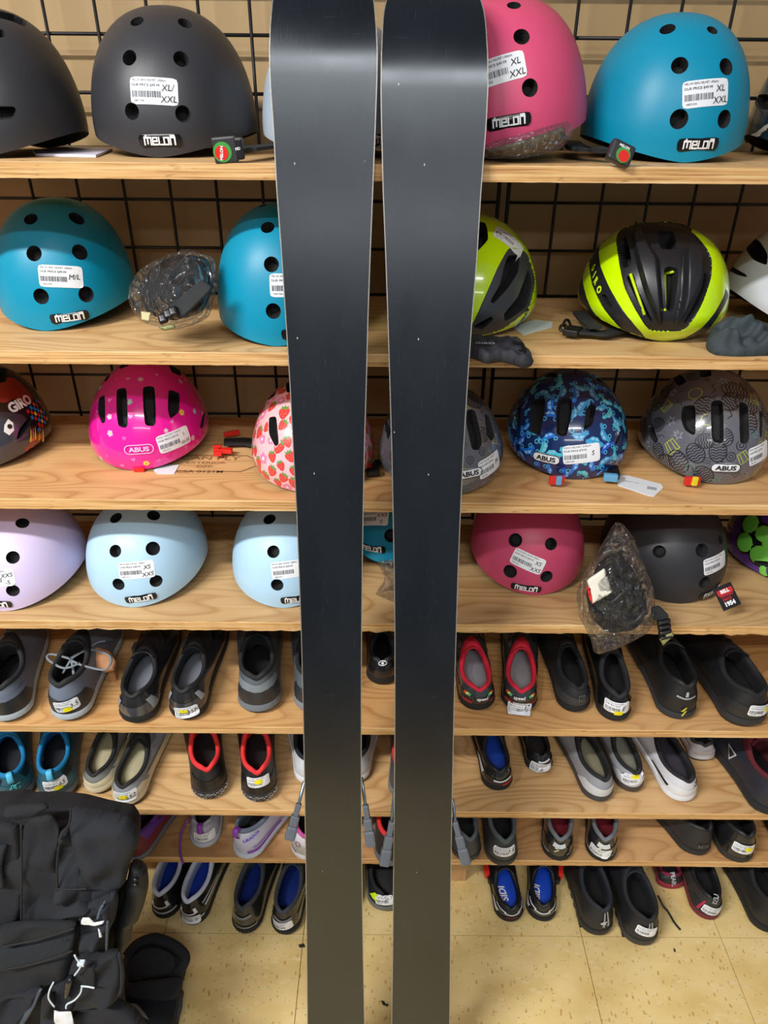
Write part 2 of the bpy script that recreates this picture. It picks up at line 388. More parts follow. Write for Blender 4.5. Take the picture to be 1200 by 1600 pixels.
# ------------------------------------------------------------------ room
def wall_mat():
    m = bpy.data.materials.new('tan_wall_paint'); m.use_nodes = True; nt = m.node_tree; b = nt.nodes['Principled BSDF']
    n = texnode(nt, 'ShaderNodeTexNoise', mapping(nt, (3, 3, 3)), Scale=1.0, Detail=4)
    nt.links.new(ramp(nt, n.outputs['Fac'], [(.3, lin((172, 142, 98))), (.7, lin((186, 156, 110)))]), b.inputs['Base Color'])
    b.inputs['Roughness'].default_value = .6; return m
SD = .325; MESHY = .338; WALLY = .385
V, Fc = box_vf((0, WALLY + .04, 1.5), (3.9, .08, 3.0)); meta(add('wall_back', V, Fc, wall_mat(), smooth=False), kind='structure', label='tan painted wall behind the black wire grid')
V, Fc = box_vf((0, -.9, -.03), (3.9, 2.6, .052)); fl = meta(add('floor', V, Fc, mat('tile_adhesive', (120, 98, 62), .8), smooth=False), kind='structure', label='speckled cream vinyl tile floor')
# tile joints through the photo's seams
jx = atz(909, 1463, 0); TS = .3048; x0 = jx[0]; y0 = jx[1]
tb = None; TM = tile_mat()
for i in range(-6, 6):
    for j in range(-5, 2):
        y_lo = y0 + j * TS; y_hi = min(y_lo + TS, WALLY); xl = x0 + i * TS
        if y_hi - y_lo < .02: continue
        d = (TS - .0012, y_hi - y_lo - .0012, .004); c = (xl + TS / 2, (y_lo + y_hi) / 2, -.002)
        if abs(y_hi - y_lo - TS) < 1e-6:
            if tb is None:
                V, Fc = box_vf((0, 0, 0), d, .0004); tb = add('tile', V, Fc, TM, fl, smooth=False); o = tb
            else: o = tb.copy(); C.objects.link(o); o.parent = fl
            o.location = c
        else:
            V, Fc = box_vf((0, 0, 0), d, .0004); o = add('tile', V, Fc, TM, fl, smooth=False); o.location = c
# shelf boards from the photo's lower front edges
SB = {k: aty(600, y, 0)[2] for k, y in dict(A=283, B=573, C=800, D=987, E=1148, F=1276, G=1350).items()}
TH = .018; ST = {k: z + TH for k, z in SB.items()}; ST['H'] = 0.0
names = dict(A='topmost shelf board, plywood, carrying the large matte helmets', B='second plywood shelf board from the top, carrying the neon yellow helmets',
             C='third plywood shelf board from the top with a dark lumber stamp, carrying patterned helmets', D='fourth shelf board from the top with a rough front edge, carrying pastel helmets',
             E='fifth plywood shelf board from the top, carrying the first row of shoes', F='sixth plywood shelf board from the top, second row of shoes', G='lowest plywood shelf board, just above the shoes on the floor')
for k, (key, lab) in enumerate(names.items()):
    tint = dict(A=(222, 180, 124), B=(220, 180, 124), C=(212, 164, 106), D=(196, 160, 110), E=(208, 158, 98), F=(212, 172, 118), G=(196, 146, 92))[key]
    z = SB[key]; top = plywood('plywood_face', k * 2.3 + 1, tint); ed = plywood('plywood_edge', k * 1.3, edge=True)
    nx = 260; bm_v = []; Fq = []; fm = []
    rough = .0022 if key == 'D' else .0005
    xs = np.linspace(-1.5, 1.5, nx + 1)
    for x in xs:
        e1 = rough * noise.noise(Vector((x * 40, k, 0))); e2 = rough * 1.4 * noise.noise(Vector((x * 55, k + 9, 0)))
        bm_v += [(x, e1, z + TH), (x, e1 * .6 - .0006, z + TH - .001), (x, e2, z + e2 * .5), (x, SD, z), (x, SD, z + TH)]
    for i in range(nx):
        for a, b_, m_ in ((0, 1, 1), (1, 2, 1), (2, 3, 0), (3, 4, 0), (4, 0, 0)):
            Fq.append([i * 5 + a, i * 5 + b_, i * 5 + 5 + b_, i * 5 + 5 + a]); fm.append(m_)
    Fq += [[4, 3, 2, 1, 0], [nx * 5 + q for q in range(5)]]; fm += [1, 1]
    # local origin at board centre
    V = np.array(bm_v); o = add('shelf_board', V - np.array([0, 0, z]), Fq, [top, ed], fm=fm, smooth=False); o.location = (0, 0, z)
    meta(o, lab, 'shelf', 'plywood shelf boards'); 
    if key == 'C': shelfC = o; zC = z
# end panels and centre post that carry the boards
woodp = plywood('plywood_panel', 5.5, (190, 146, 96))
for sx, lb in ((-1, 'plywood end panel at the left end of the shelving'), (1, 'plywood end panel at the right end of the shelving')):
    V, Fc = box_vf((0, 0, .9), (.018, SD - .01, 1.8), .001); o = add('end_panel', V, Fc, woodp, smooth=False); o.location = (sx * 1.51, SD / 2, 0); meta(o, lb, 'panel', 'plywood end panels')
pA = aty(690, 1377, .07); pB = aty(727, 1377, .07)
V, Fc = box_vf((0, 0, SB['G'] / 2), (pB[0] - pA[0], .24, SB['G']), .001); o = add('shelf_support', V, Fc, woodp, smooth=False); o.location = ((pA[0] + pB[0]) / 2, .19, 0)
meta(o, 'short wooden block supporting the lowest shelf, beside the right ski', 'support')
# lumber stamp on the third board
def flat_print(root_obj, zz, items, m, name='print', z_off=.0004):
    parts = []
    for (s, px, py, h_, rot, wd) in items:
        c = atz(px, py, zz); V2, Fc = shift(text(s, h_, .015, width=wd), 0, 0, rot=rot)
        parts.append((np.column_stack([V2[:, 0] + c[0], V2[:, 1] + c[1], np.full(len(V2), z_off + TH)]), Fc))
    V, Fc, _ = join(parts); return add(name, V, Fc, m, root_obj, smooth=False)
STAMP = mat('stamp_ink', (142, 104, 64), .7)
flat_print(shelfC, ST['C'], [('CAN PLY', 330, 716, .014, 0, .10), ('EXTERIOR', 322, 723, .008, 0, .066), ('DFP', 320, 729, .007, 0, .026), ('CSA 0121M', 312, 737, .009, 0, .076)], STAMP, 'lumber_stamp')
V2, F2 = stroke([[(-.10, .03), (.055, .03), (.085, 0), (.055, -.03), (-.1, -.03)]], .003); cst = atz(330, 724, ST['C'])
add('stamp_outline', np.column_stack([V2[:, 0] + cst[0], V2[:, 1] + cst[1], np.full(len(V2), TH + .0004)]), F2, STAMP, shelfC, smooth=False)

# black wire grid panels behind the shelves, 3 inch squares
WIRE = mat('black_wire', (16, 16, 18), .4); G3 = .0762
xv = aty(942, 300, MESHY)[0]; zh = aty(940, 318, MESHY)[2]
xe = aty(793, 320, MESHY)[0]; zlo, zhi = zh - 8 * G3, zh + 6 * G3
def rod(p, q, r, parent, name='wire', share={}):
    L = float(np.linalg.norm(np.array(q) - np.array(p))); key = (round(L, 4), r)
    if key not in share:
        V, Fc = tube([(0, 0, 0), (0, 0, L)], r, 8); o = add(name, V, Fc, WIRE, parent); share[key] = o
    else: o = share[key].copy(); C.objects.link(o); o.parent = parent
    d = (Vector(q) - Vector(p)).normalized(); o.matrix_basis = Matrix.Translation(p) @ d.to_track_quat('Z', 'Y').to_matrix().to_4x4()
    return o
for side in (0, 1):
    g = thing('wire_grid_panel', Matrix.Identity(4), ('black wire grid panel behind the shelves on the left and centre', 'black wire grid panel behind the shelves on the right')[side], 'grid panel', 'black wire grid panels')
    if side: xs = [xe] + [xv + k * G3 for k in range(-1, 7)]
    else:
        xq = aty(264, 282, MESHY)[0]; xs = [xq + k * G3 for k in range(-14, 8) if xq + k * G3 < xe - .03] + [xe - .016]
    for k, x in enumerate(xs): rod((x, MESHY, zlo), (x, MESHY, zhi), .0034 if x in (xe, xe - .016) else .0026, g)
    for k in range(15): rod((min(xs), MESHY + .005, zlo + k * G3), (max(xs), MESHY + .005, zlo + k * G3), .0026, g)

# ------------------------------------------------------------------ helmets
def dome_fn(W, L, Hh, n=2.25, p=2.3, q=2.0, rim=.022, flare=.05, front=0.0, rimback=.0):
    def rho(t): return (1 - np.clip(t, 0, 1) ** p) ** (1 / q) * (1 - flare * (1 - np.clip(t / .3, 0, 1)) ** 2)
    def pts(az, v):
        ca, sa = np.cos(az), np.sin(az)
        rr = (np.abs(ca) ** n + np.abs(sa) ** n) ** (-1 / n)
        z0 = rim * np.abs(ca) ** 1.5 + front * np.clip(-sa, 0, 1) ** 4 + rimback * np.clip(sa, 0, 1) ** 3
        z = z0 + (Hh - z0) * v
        k = rho(z / Hh) * rr
        return np.stack([W / 2 * k * ca, L / 2 * k * sa, z], -1)
    def radial(D, cz):
        """surface point along direction D from (0,0,cz)"""
        D = D / np.linalg.norm(D, axis=1, keepdims=True); lo = np.zeros(len(D)); hi = np.full(len(D), .4)
        for _ in range(32):
            m = (lo + hi) / 2; P = D * m[:, None]; z = P[:, 2] + cz
            inside = ((np.abs(P[:, 0]) / (W / 2)) ** n + (np.abs(P[:, 1]) / (L / 2)) ** n) ** (1 / n) < np.where(z >= Hh, -1, rho(z / Hh))
            lo = np.where(inside, m, lo); hi = np.where(inside, hi, m)
        P = D * lo[:, None]; P[:, 2] += cz; return P
    return pts, radial
def helmet(name, shelf, box, label, cat='helmet', mats=None, vents=(), paints=(), yaw=0, pitch=0, roll=0, ratio=.72, lr=1.15, lift=0.0, group=None,
           shape={}, NU=280, NV=140, vdepth=.016, vmat=DARK, shell='shell', liner=True):
    """box = (left, top or None, right, bottom) in photo pixels. vents: px polygons; paints: (polygon, material index, height)"""
    l, t, r, b = box; zs = ST[shelf] + lift + .0008; W = .21; Hh = .155; X, Y = atz((l + r) / 2, b, zs)[:2]; Y += .11
    Rm = Matrix.Rotation(R(yaw), 4, 'Z') @ Matrix.Rotation(R(pitch), 4, 'X') @ Matrix.Rotation(R(roll), 4, 'Y')
    A = np.array(Rm)[:3, :3]
    azc, vc = np.meshgrid(np.linspace(0, 2 * math.pi, 72, endpoint=False), np.linspace(0, 1, 28)); azc = azc.ravel(); vc = vc.ravel()
    for it in range(25):
        yf = atz((l + r) / 2, b, zs)[1]; L = max(W * .86, min(W * lr, MESHY - .012 - yf))
        pts, radial = dome_fn(W, L, Hh, **shape); P = pts(azc, vc) @ A.T; P[:, 2] -= P[:, 2].min(); P += np.array([X, Y, zs])
        q, z = proj(P); l2, r2, t2, b2 = q[:, 0].min(), q[:, 0].max(), q[:, 1].min(), q[:, 1].max(); k = pxm((X, Y, zs + .08))
        W *= ((r - l) / (r2 - l2)) ** .8; X += ((l + r) - (l2 + r2)) / 2 / k * .9
        Y += (atz(600, b, zs)[1] - atz(600, b2, zs)[1]) * .8
        if t is None: Hh = ratio * W
        else: Hh += (t2 - t) / k * .8
    P0 = pts(azc, vc) @ A.T; off = -P0[:, 2].min()
    M = T(X, Y, zs + off) @ Rm
    if Y + L / 2 > MESHY: print('helmet near grid', label, round(Y + L / 2, 3))
    root = rthing(name, M, label, cat, group)
    cz = Hh * .32
    # low-res surface for pixel hits
    nu, nv = 96, 40; az = np.linspace(0, 2 * math.pi, nu, endpoint=False); v = np.linspace(0, 1, nv)
    AZ, VV = np.meshgrid(az, v); Pl = pts(AZ.ravel(), VV.ravel())
    Fl = [[j * nu + i, j * nu + (i + 1) % nu, (j + 1) * nu + (i + 1) % nu, (j + 1) * nu + i] for j in range(nv - 1) for i in range(nu)]
    bw = bvh_of(Pl, Fl, M); Minv = np.array(M.inverted()); cw = np.array(M @ Vector((0, 0, cz)))
    cpx = proj(cw)[0][0]
    def loc(px, py):
        for k in range(60):
            f = 1 - k * .015
            x = cpx[0] + (px - cpx[0]) * f; y = cpx[1] + (py - cpx[1]) * f; h, _ = px_hit(bw, x, y)
            if h is not None: return Minv[:3, :3] @ h + Minv[:3, 3]
        return np.array([0, -L / 2, Hh / 2])
    # dense grid, finer at the front
    s = np.linspace(0, 1, NU, endpoint=False); az = 2 * math.pi * s + .42 * np.sin(2 * math.pi * s - 0) * 0
    az = -math.pi / 2 + 2 * math.pi * (s - .5) - .5 * np.sin(2 * math.pi * (s - .5)) * 1.0
    v = 1 - (1 - np.linspace(0, 1, NV)) ** 1.6; AZ, VV = np.meshgrid(az, v); P = pts(AZ.ravel(), VV.ravel())
    Fc = np.array([[j * NU + i, j * NU + (i + 1) % NU, (j + 1) * NU + (i + 1) % NU, (j + 1) * NU + i] for j in range(NV - 1) for i in range(NU)])
    cell = .0014 if NU < 300 else .0012; moved = np.zeros(len(P), bool); D0 = P - np.array([0, 0, cz])
    regs = []
    allr = [(pl, mi, hh) for pl, mi, hh in paints] + [(x, 'v', vdepth) for x in vents]
    for pl, kind, dep in allr:
        if len(pl) == 3 and not hasattr(pl[0], '__len__'):      # circle given by centre and radius
            c3 = loc(pl[0], pl[1]); rad = pl[2] / pxm(np.array(M @ Vector(c3)))
            d = c3 - np.array([0, 0, cz]); rr = np.linalg.norm(d); d /= rr
            ux = np.cross(d, [0, 0, 1]); ux /= np.linalg.norm(ux); uy = np.cross(ux, d)
            poly = np.array([(math.cos(a) * rad / rr, math.sin(a) * rad / rr) for a in np.linspace(0, 2 * math.pi, 20, endpoint=False)])
        else:
            L3 = np.array([loc(x, y) for x, y in chaikin(pl, 2)]) - np.array([0, 0, cz]); d = (L3 / np.linalg.norm(L3, axis=1, keepdims=True)).mean(0); rr = np.linalg.norm(L3, axis=1).mean(); d /= np.linalg.norm(d)
            ux = np.cross(d, [0, 0, 1]); ux /= np.linalg.norm(ux); uy = np.cross(ux, d)
            w_ = L3 @ d; poly = np.stack([L3 @ ux / w_, L3 @ uy / w_], 1)
        w_ = D0 @ d; ok = w_ > .15 * np.linalg.norm(D0, axis=1)
        q = np.full((len(P), 2), 99.0); q[ok] = np.stack([D0[ok] @ ux / w_[ok], D0[ok] @ uy / w_[ok]], 1)
        lo, hi = poly.min(0) - .1, poly.max(0) + .1; near_ix = np.where(ok & (q > lo).all(1) & (q < hi).all(1))[0]
        if not len(near_ix): continue
        sd, nb = sdf_poly(q[near_ix], poly); sd *= rr
        regs.append((near_ix, sd, kind, dep))
        sn = (np.abs(sd) < cell) & ~moved[near_ix]
        ix = near_ix[sn]
        if len(ix):
            D = d[None] + nb[sn][:, :1] * ux + nb[sn][:, 1:] * uy; P[ix] = radial(D, cz); moved[ix] = True
    cen = P.copy(); fmat = np.zeros(len(Fc), int); dispv = np.zeros(len(P))
    nrm = (P - np.array([0, 0, cz])); nrm /= np.linalg.norm(nrm, axis=1, keepdims=True)
    for near_ix, sd, kind, dep in regs:
        full = np.full(len(P), 1.0); full[near_ix] = sd
        fin = full[Fc]; inside = (fin.mean(1) < 0) & (fin.max(1) < cell * 1.2)
        if kind == 'v':
            fmat[inside] = len(mats) ; k = full < -cell; dispv[k] = -dep
        else:
            fmat[inside] = kind; k = full < -cell * .5; t_ = np.clip(-full[k] / .007, 0, 1) if abs(dep) > .003 else 1.0; dispv[k] = dep * (t_ * t_ * (3 - 2 * t_) if abs(dep) > .003 else 1)
    P = P + nrm * dispv[:, None]
    sh = add(shell, P, Fc, list(mats) + [vmat], root, fm=fmat, sharp=38)
    bfull = bvh_of(P, Fc, M)
    # rounded rim + foam liner closing the underside
    rimp = pts(az, np.zeros(NU)); ins = rimp * np.array([.86, .88, 1]) + np.array([0, 0, .004]); up = rimp * np.array([.74, .78, 0]) + np.array([0, 0, Hh * .55])
    Vl = np.concatenate([rimp, ins, up, [[0, 0, Hh * .7]]]); Fl2 = []
    for i in range(NU):
        j = (i + 1) % NU; Fl2 += [[i, NU + i, NU + j, j], [NU + i, 2 * NU + i, 2 * NU + j, NU + j], [2 * NU + i, 3 * NU, 2 * NU + j]]
    if liner: add('foam_liner', Vl, Fl2, mat('liner_foam', (26, 27, 30), .85, bump=.3), root)
    return dict(root=root, M=M, bvh=bfull, P=P, F=Fc, W=W, L=L, H=Hh, cz=cz, pts=pts, name=label)
def badge(h, px, py, rot=0, W=.054, Hh=.0155):
    b_ = decal(h['root'], None, h['bvh'], px, py, [(*fan([(W * .5 * x, Hh * .5 * y) for x, y in ((-1, .25), (-.94, .8), (-.8, .9), (.75, 1), (.95, .85), (1, .3), (.98, -.5), (.86, -.9), (-.82, -1), (-.96, -.75))], 5), mat('badge_black', (12, 12, 13), .18), .0016)], rot, 'logo_badge')
    if b_ is None: return
    s = melon_word(Hh * .50); s = (s[0] * np.array([W * .74 / (s[0][:, 0].max() - s[0][:, 0].min()), 1]), s[1])
    p = decal(h['root'], None, h['bvh'], px, py, [(s[0], s[1], LOGOW, .0024)], rot, 'logo_lettering'); p.parent = b_
def vround(lst, r=12): return [v if hasattr(v[0], '__len__') else (v[0], v[1], v[2] if len(v) > 2 else r) for v in lst]
def satin(name, rgb): return mat('shell_' + name, rgb, .42, var=.03, bump=.05, bscale=900, spec=.4)
def gloss(name, rgb): return mat('shell_' + name, rgb, .22, coat=.9, var=.04)
MEL = dict(n=2.2, p=2.7, q=2.25, rim=.026, flare=.04)
CY = satin('cyan', (0, 138, 172)); BK = satin('charcoal', (52, 52, 56)); PK = satin('rose', (214, 78, 116)); LB = satin('light_blue', (176, 212, 236)); LI = satin('lilac', (214, 200, 236)); GW = satin('pale_grey', (172, 186, 200))
PKD = satin('dusky_rose', (196, 72, 106))
def melon(shelf, box, m, label, vents, sticker, bdg, yaw=0, hand=('XL/', 'XXL'), rot=0, brot=0, group=None, **kw):
    h = helmet('bike_helmet', shelf, box, label, mats=[m], vents=vround(vents), yaw=yaw, shape=MEL, group=group, **kw)
    if sticker: price_sticker(h['root'], h['bvh'], *sticker, rot, hand=hand)
    if bdg: badge(h, *bdg, brot)
    return h
hA1 = melon('A', (-135, 10, 139, 247), BK, 'matte black bike helmet turned sideways at the left end of the top shelf', [[(-28, 166), (22, 166), (26, 172), (22, 186), (-28, 188)], [(-10, 15), (20, 22), (42, 34), (41, 43), (18, 33), (-10, 26)], [(-10, 44), (4, 46), (8, 52), (6, 58), (-10, 60)]], None, None)
hA2 = melon('A', (142, 9, 403, 246), BK, 'matte black bike helmet with XL/XXL price sticker on top shelf', [(202, 90), (283, 92), (206, 174), (286, 178), (214, 33, 11), (289, 36, 11)], (240, 142), (250, 220), rot=-2, brot=0)
hA3 = melon('A', (410, 18, 642, 248), GW, 'pale grey-white bike helmet mostly hidden behind the left ski on top shelf', [], None, (603, 217), hand=None)
hA4 = melon('A', (655, -6, 917, 236), PK, 'large rose pink bike helmet on top shelf beside the right ski', [(815, 57, 13), (828, 137, 13), (803, 8, 11), (722, 70), (735, 148)], (783, 108), (795, 190), rot=13, brot=8, hand=('XL', 'XXL'), roll=-6, lift=.012)
hA5 = melon('A', (906, 20, 1172, 254), CY, 'large cyan blue bike helmet with XL/XXL sticker on top shelf, right of the skis', [(1043, 45, 12), (1113, 47, 9), (1062, 102, 13), (1135, 104, 13), (1061, 186, 14), (1132, 186, 13)], (1104, 145), (1091, 226), rot=6, hand=('XL', 'XXL'))
hB1 = melon('B', (-10, 309, 214, 517), CY, 'cyan blue bike helmet with M/L sticker at the left end of the second shelf', [(48, 342, 11), (120, 341, 12), (53, 396), (125, 394, 12), (64, 463), (135, 460)], (95, 432), (109, 496), rot=-2, hand=('M/L',))
hB2 = melon('B', (340, 317, 546, 541), CY, 'cyan blue bike helmet half hidden behind the left ski on second shelf', [(418, 355, 11), (424, 413), (427, 486), (411, 322, 7), (495, 355, 11), (500, 413), (503, 486)], (456, 446), (470, 520), rot=0, hand=None)
hD1 = melon('D', (-62, None, 138, 955), LI, 'pale lilac bike helmet at the left end of the fourth shelf', [(35, 817, 10), (20, 871, 10), (20, 923, 10), (-45, 871, 10), (-40, 815, 10)], (-6, 904), (-6, 944), rot=4, hand=('XXS', '-S'))
hD2 = melon('D', (134, None, 325, 949), LB, 'pale blue bike helmet with fully visible XS sticker on fourth shelf', [(181, 809, 10), (240, 805, 10), (180, 861, 10), (239, 857, 11), (185, 913, 10), (244, 908, 10)], (213, 891), (220, 935), rot=3, brot=4, hand=('XS', 'XXS'))
hD3 = melon('D', (363, None, 538, 950), LB, 'pale blue bike helmet cut off by the left ski on fourth shelf', [(421, 811, 10), (427, 862, 10), (433, 914, 10), (490, 862, 10), (493, 914, 10)], (451, 890), (463, 936), rot=6, hand=None)
hD4 = melon('D', (549, None, 668, 880), satin('teal', (0, 128, 160)), 'small teal bike helmet seen between the two skis on fourth shelf', [(611, 837, 11)], (582, 808), (580, 857), rot=-6, hand=('XXS', 'S'), lift=.03, yaw=-8)
hD5 = melon('D', (735, None, 913, 930), PKD, 'dusky pink bike helmet with XS sticker on fourth shelf beside the right ski', [(805, 844, 11), (861, 850, 10), (797, 893, 11), (854, 901, 10)], (825, 878), (822, 919), rot=-22, brot=-4, hand=('XS', 'XXS'))
hD6 = melon('D', (938, None, 1137, 943), satin('black', (46, 46, 50)), 'matte black bike helmet behind the hanging plastic bag on fourth shelf', [(1097, 860, 11), (1101, 910, 10), (1126, 843, 7), (1030, 862, 10)], (1120, 880), (1112, 924), rot=12, brot=10, hand=None)

# price sticker hanging at the back edge of the sideways helmet
price_sticker(hA1['root'], hA1['bvh'], 128, 156, -80, W=.03, Hh=.02, hand=None)

# ABUS style children's helmets with printed patterns
KID = dict(n=2.15, p=2.4, q=1.9, rim=.02, flare=.1)
def kid_vents(cx, cy, s=1.0, dx=0):
    c = lambda x, y: (cx + x * s, cy + y * s)
    return [[c(*p) for p in poly] for poly in (
        [(-32, -30), (-14, -34), (-10, 24), (-14, 32), (-27, 30), (-30, 16)], [(10, -36), (29, -36), (32, 22), (26, 28), (14, 28)],
        [(-60, -18), (-48, -24), (-48, 18), (-54, 24), (-62, 8)], [(49, -30), (64, -26), (68, 2), (52, 14), (50, 10)])]
def motifs(h, items, count, size, seed, name='printed_pattern', mind=.012, avoid=()):
    """items: list of motif builders returning [(V2, F, material)]; scattered over the shell"""
    rr = random.Random(seed); W, L, Hh = h['W'], h['L'], h['H']; M = h['M']
    A = np.array(M)[:3, :3]; placed = []; out = []; mats = []; bv = bvh_of(h['P'], h['F'])
    tries = 0
    av = [px_hit(h['bvh'], x, y)[0] for x, y in avoid]
    while len(placed) < count and tries < count * 40:
        tries += 1; az = rr.uniform(-math.pi, math.pi); az = az if math.sin(az) < .35 else -az; v = 1 - rr.random() ** .8
        p = h['pts'](np.array([az]), np.array([v * .93 + .03]))[0]
        if any(np.linalg.norm(p - q) < mind for q in placed): continue
        pw = np.array(M @ Vector(p))
        n = p - np.array([0, 0, h['cz']]); n[2] *= 1.0; n /= np.linalg.norm(n)
        hit = bv.ray_cast(Vector(p + n * .03), Vector(-n), .06)
        if hit[0] is None or abs(hit[3] - .03) > .004: continue
        n = np.array(hit[1]); c = np.array(hit[0]); placed.append(p)
        u = np.cross([0, 0, 1], n); u /= (np.linalg.norm(u) + 1e-9); vv = np.cross(n, u); a = rr.uniform(-.6, .6) if seed % 2 else rr.uniform(0, 6.28)
        U = u * math.cos(a) + vv * math.sin(a); Vv = -u * math.sin(a) + vv * math.cos(a); s = size * rr.uniform(.8, 1.15)
        for k, (V2, Fq, m) in enumerate(rr.choice(items)()):
            W_ = []; ok = []
            for x, y in np.asarray(V2) * s:
                q = c + U * x + Vv * y; hh = bv.ray_cast(Vector(q + n * .02), Vector(-n), .04)
                good = hh[0] is not None and abs(hh[3] - .02) < .0075
                W_.append(np.array(hh[0]) + n * (.0003 + .00009 * k) if good else q); ok.append(good)
            Fk = [f for f in Fq if all(ok[i] for i in f)]
            if Fk:
                if m not in mats: mats.append(m)
                out.append((W_, Fk, mats.index(m)))
    V, Fc, fm = join(out); o_ = add(name, V, Fc, mats, h['root'], fm=fm, smooth=False); o_['kind'] = 'stuff'; return o_
def pm(n, rgb): return mat('print_' + n, rgb, .3, coat=.6)
def m_straw():
    body = fan([(0, -.62), (.25, -.45), (.45, -.1), (.5, .2), (.35, .42), (0, .45), (-.35, .42), (-.5, .2), (-.45, -.1), (-.25, -.45)], 3)
    leaf = fan([(0, .7), (.1, .48), (.4, .62), (.25, .4), (.42, .28), (0, .3), (-.42, .28), (-.25, .4), (-.4, .62), (-.1, .48)], 1)
    seeds = [shift(circ(.035, 5), x, y) for x, y in ((-.2, .1), (.15, .15), (0, -.1), (.22, -.1), (-.22, -.18), (.02, -.35))]
    return [(*body, pm('strawberry', (226, 62, 58))), (*leaf, pm('leaf', (96, 150, 70)))] + [(*s, pm('seed', (250, 200, 150))) for s in seeds]
def m_flower(col, cen):
    def f():
        P = [shift(circ(.22, 8), .28 * math.cos(a), .28 * math.sin(a)) for a in np.linspace(0, 2 * math.pi, 5, endpoint=False)]
        return [(*join(P)[:2], pm(*col)), (*circ(.16, 8), pm(*cen))]
    return f
def m_heart(col):
    return lambda: [(*fan([(0, -.35), (.3, -.02), (.36, .2), (.2, .34), (0, .2), (-.2, .34), (-.36, .2), (-.3, -.02)], 1), pm(*col))]
def m_car(col):
    def f():
        body = fan([(-.8, -.2), (.85, -.2), (.9, .02), (.7, .15), (.45, .2), (.2, .48), (-.35, .5), (-.65, .2), (-.85, .1)], 2)
        win = [fan([(-.02, .2), (.35, .2), (.15, .4), (-.02, .42)], 1), fan([(-.5, .2), (-.12, .2), (-.12, .42), (-.3, .42)], 1)]
        out = [(*body, pm(*col))] + [(*w_, pm('car_window', (150, 205, 240))) for w_ in win]
        for x in (-.45, .48): out += [(*shift(circ(.2, 10), x, -.22), pm('wheel', (90, 190, 230))), (*shift(circ(.12, 8), x, -.22), pm('hub', (20, 50, 110)))]
        return out
    return f
def m_line(polys, col, lw=.07): return lambda: [(*stroke(polys, lw), pm(*col))]
star = [(math.sin(a) * (.5 if k % 2 == 0 else .2), math.cos(a) * (.5 if k % 2 == 0 else .2)) for k, a in enumerate(np.linspace(0, 2 * math.pi, 11))]
def sub2(poly, n=3): return [tuple(np.array(poly[i]) * (1 - t) + np.array(poly[i + 1]) * t) for i in range(len(poly) - 1) for t in np.linspace(0, 1, n, endpoint=False)] + [poly[-1]]
egg = [ringpts(.9, 22, 1.15)] + [[(-.8 * math.sqrt(max(0, 1 - (y / 1.2) ** 2)) + .2 * 0, y)] + [(x, y + .08 * math.sin(x * 9)) for x in np.linspace(-.75, .75, 10) * math.sqrt(max(0, 1 - (y / 1.2) ** 2))] for y in (-.75, -.45, -.15, .15, .45, .75)]
cup = [sub2([(-.45, -.6), (-.6, .5), (.6, .5), (.45, -.6), (-.45, -.6)], 4), sub2([(-.2, -.6), (-.25, .5)], 4), sub2([(.2, -.6), (.25, .5)], 4)]
GK = ('doodle_black', (22, 22, 24)); GT = ('doodle_teal', (92, 150, 140)); GY = ('doodle_yellow', (178, 182, 62)); GL = ('doodle_light', (150, 156, 166))
doodles = [m_line(egg, GK, .1), m_line(egg, GK, .1), m_line([sub2(star)], GL, .07), m_line([sub2(star)], GT, .07), m_line(cup, GY, .08), m_line([ringpts(.5, 16), ringpts(.22, 10)], GK, .08),
           m_line([[(x, .15 * math.sin(x * 8)) for x in np.linspace(-.6, .6, 9)]], GK, .08), m_line([[(-.4, 0), (.4, .1)], [(-.4, -.25), (.4, -.15)], [(-.4, .25), (.4, .35)]], GK, .06), m_line([ringpts(.75, 20, .5), [(-.3, 0), (.3, .05)]], GT, .08), m_line([ringpts(.6, 18)], GY, .08)]
dots = [lambda: [(*circ(.25, 6), pm(*GK))]]
def abus_logo(h, px, py, rot, col, ring=None, fillm=None):
    W, Hh = .046, .0155; lay = []
    if fillm: lay.append((*pill(W, Hh, Hh / 2), fillm, .0014))
    n = 8; r = Hh / 2; P = []
    for cx, a0 in ((W / 2 - r, -90), (-W / 2 + r, 90)):
        for k in range(n + 1): a = R(a0 + 180 * k / n); P.append((cx + r * .93 * math.cos(a), r * .93 * math.sin(a)))
    P.append(P[0]); P = sub2(P, 2)
    lay.append((*stroke([P], .0014), ring or col, .0020))
    t = text('ABUS', Hh * .52, .035, width=W * .7); lay.append((t[0], t[1], col, .0020))
    decal(h['root'], None, h['bvh'], px, py, lay, rot, 'brand_lettering')
def abus(box, label, base, vents, yaw=0, **kw):
    return helmet('kids_bike_helmet', 'C', box, label, mats=[base], vents=vents, yaw=yaw, shape=KID, vdepth=.014, vmat=mat('vent_mesh', (20, 22, 24), .6, bump=1.0, bscale=700), **kw)
PINK = gloss('hot_pink', (236, 24, 156))
hC2 = abus((138, 560, 326, 735), 'shiny hot pink kids helmet with hearts and flowers on third shelf', PINK,
           [[(154, 622), (164, 616), (165, 660), (159, 662), (153, 644)], [(182, 608), (198, 605), (200, 664), (196, 669), (185, 666), (182, 646)], [(222, 604), (242, 603), (244, 660), (240, 666), (226, 665)], [(263, 608), (281, 614), (280, 644), (266, 655), (262, 640)],
            [(186, 577), (206, 570), (202, 564), (190, 566)], [(262, 566), (280, 576), (284, 588), (268, 582)], [(316, 650), (321, 640), (318, 668), (312, 670)], [(163, 588), (170, 578), (172, 588), (164, 598)]])
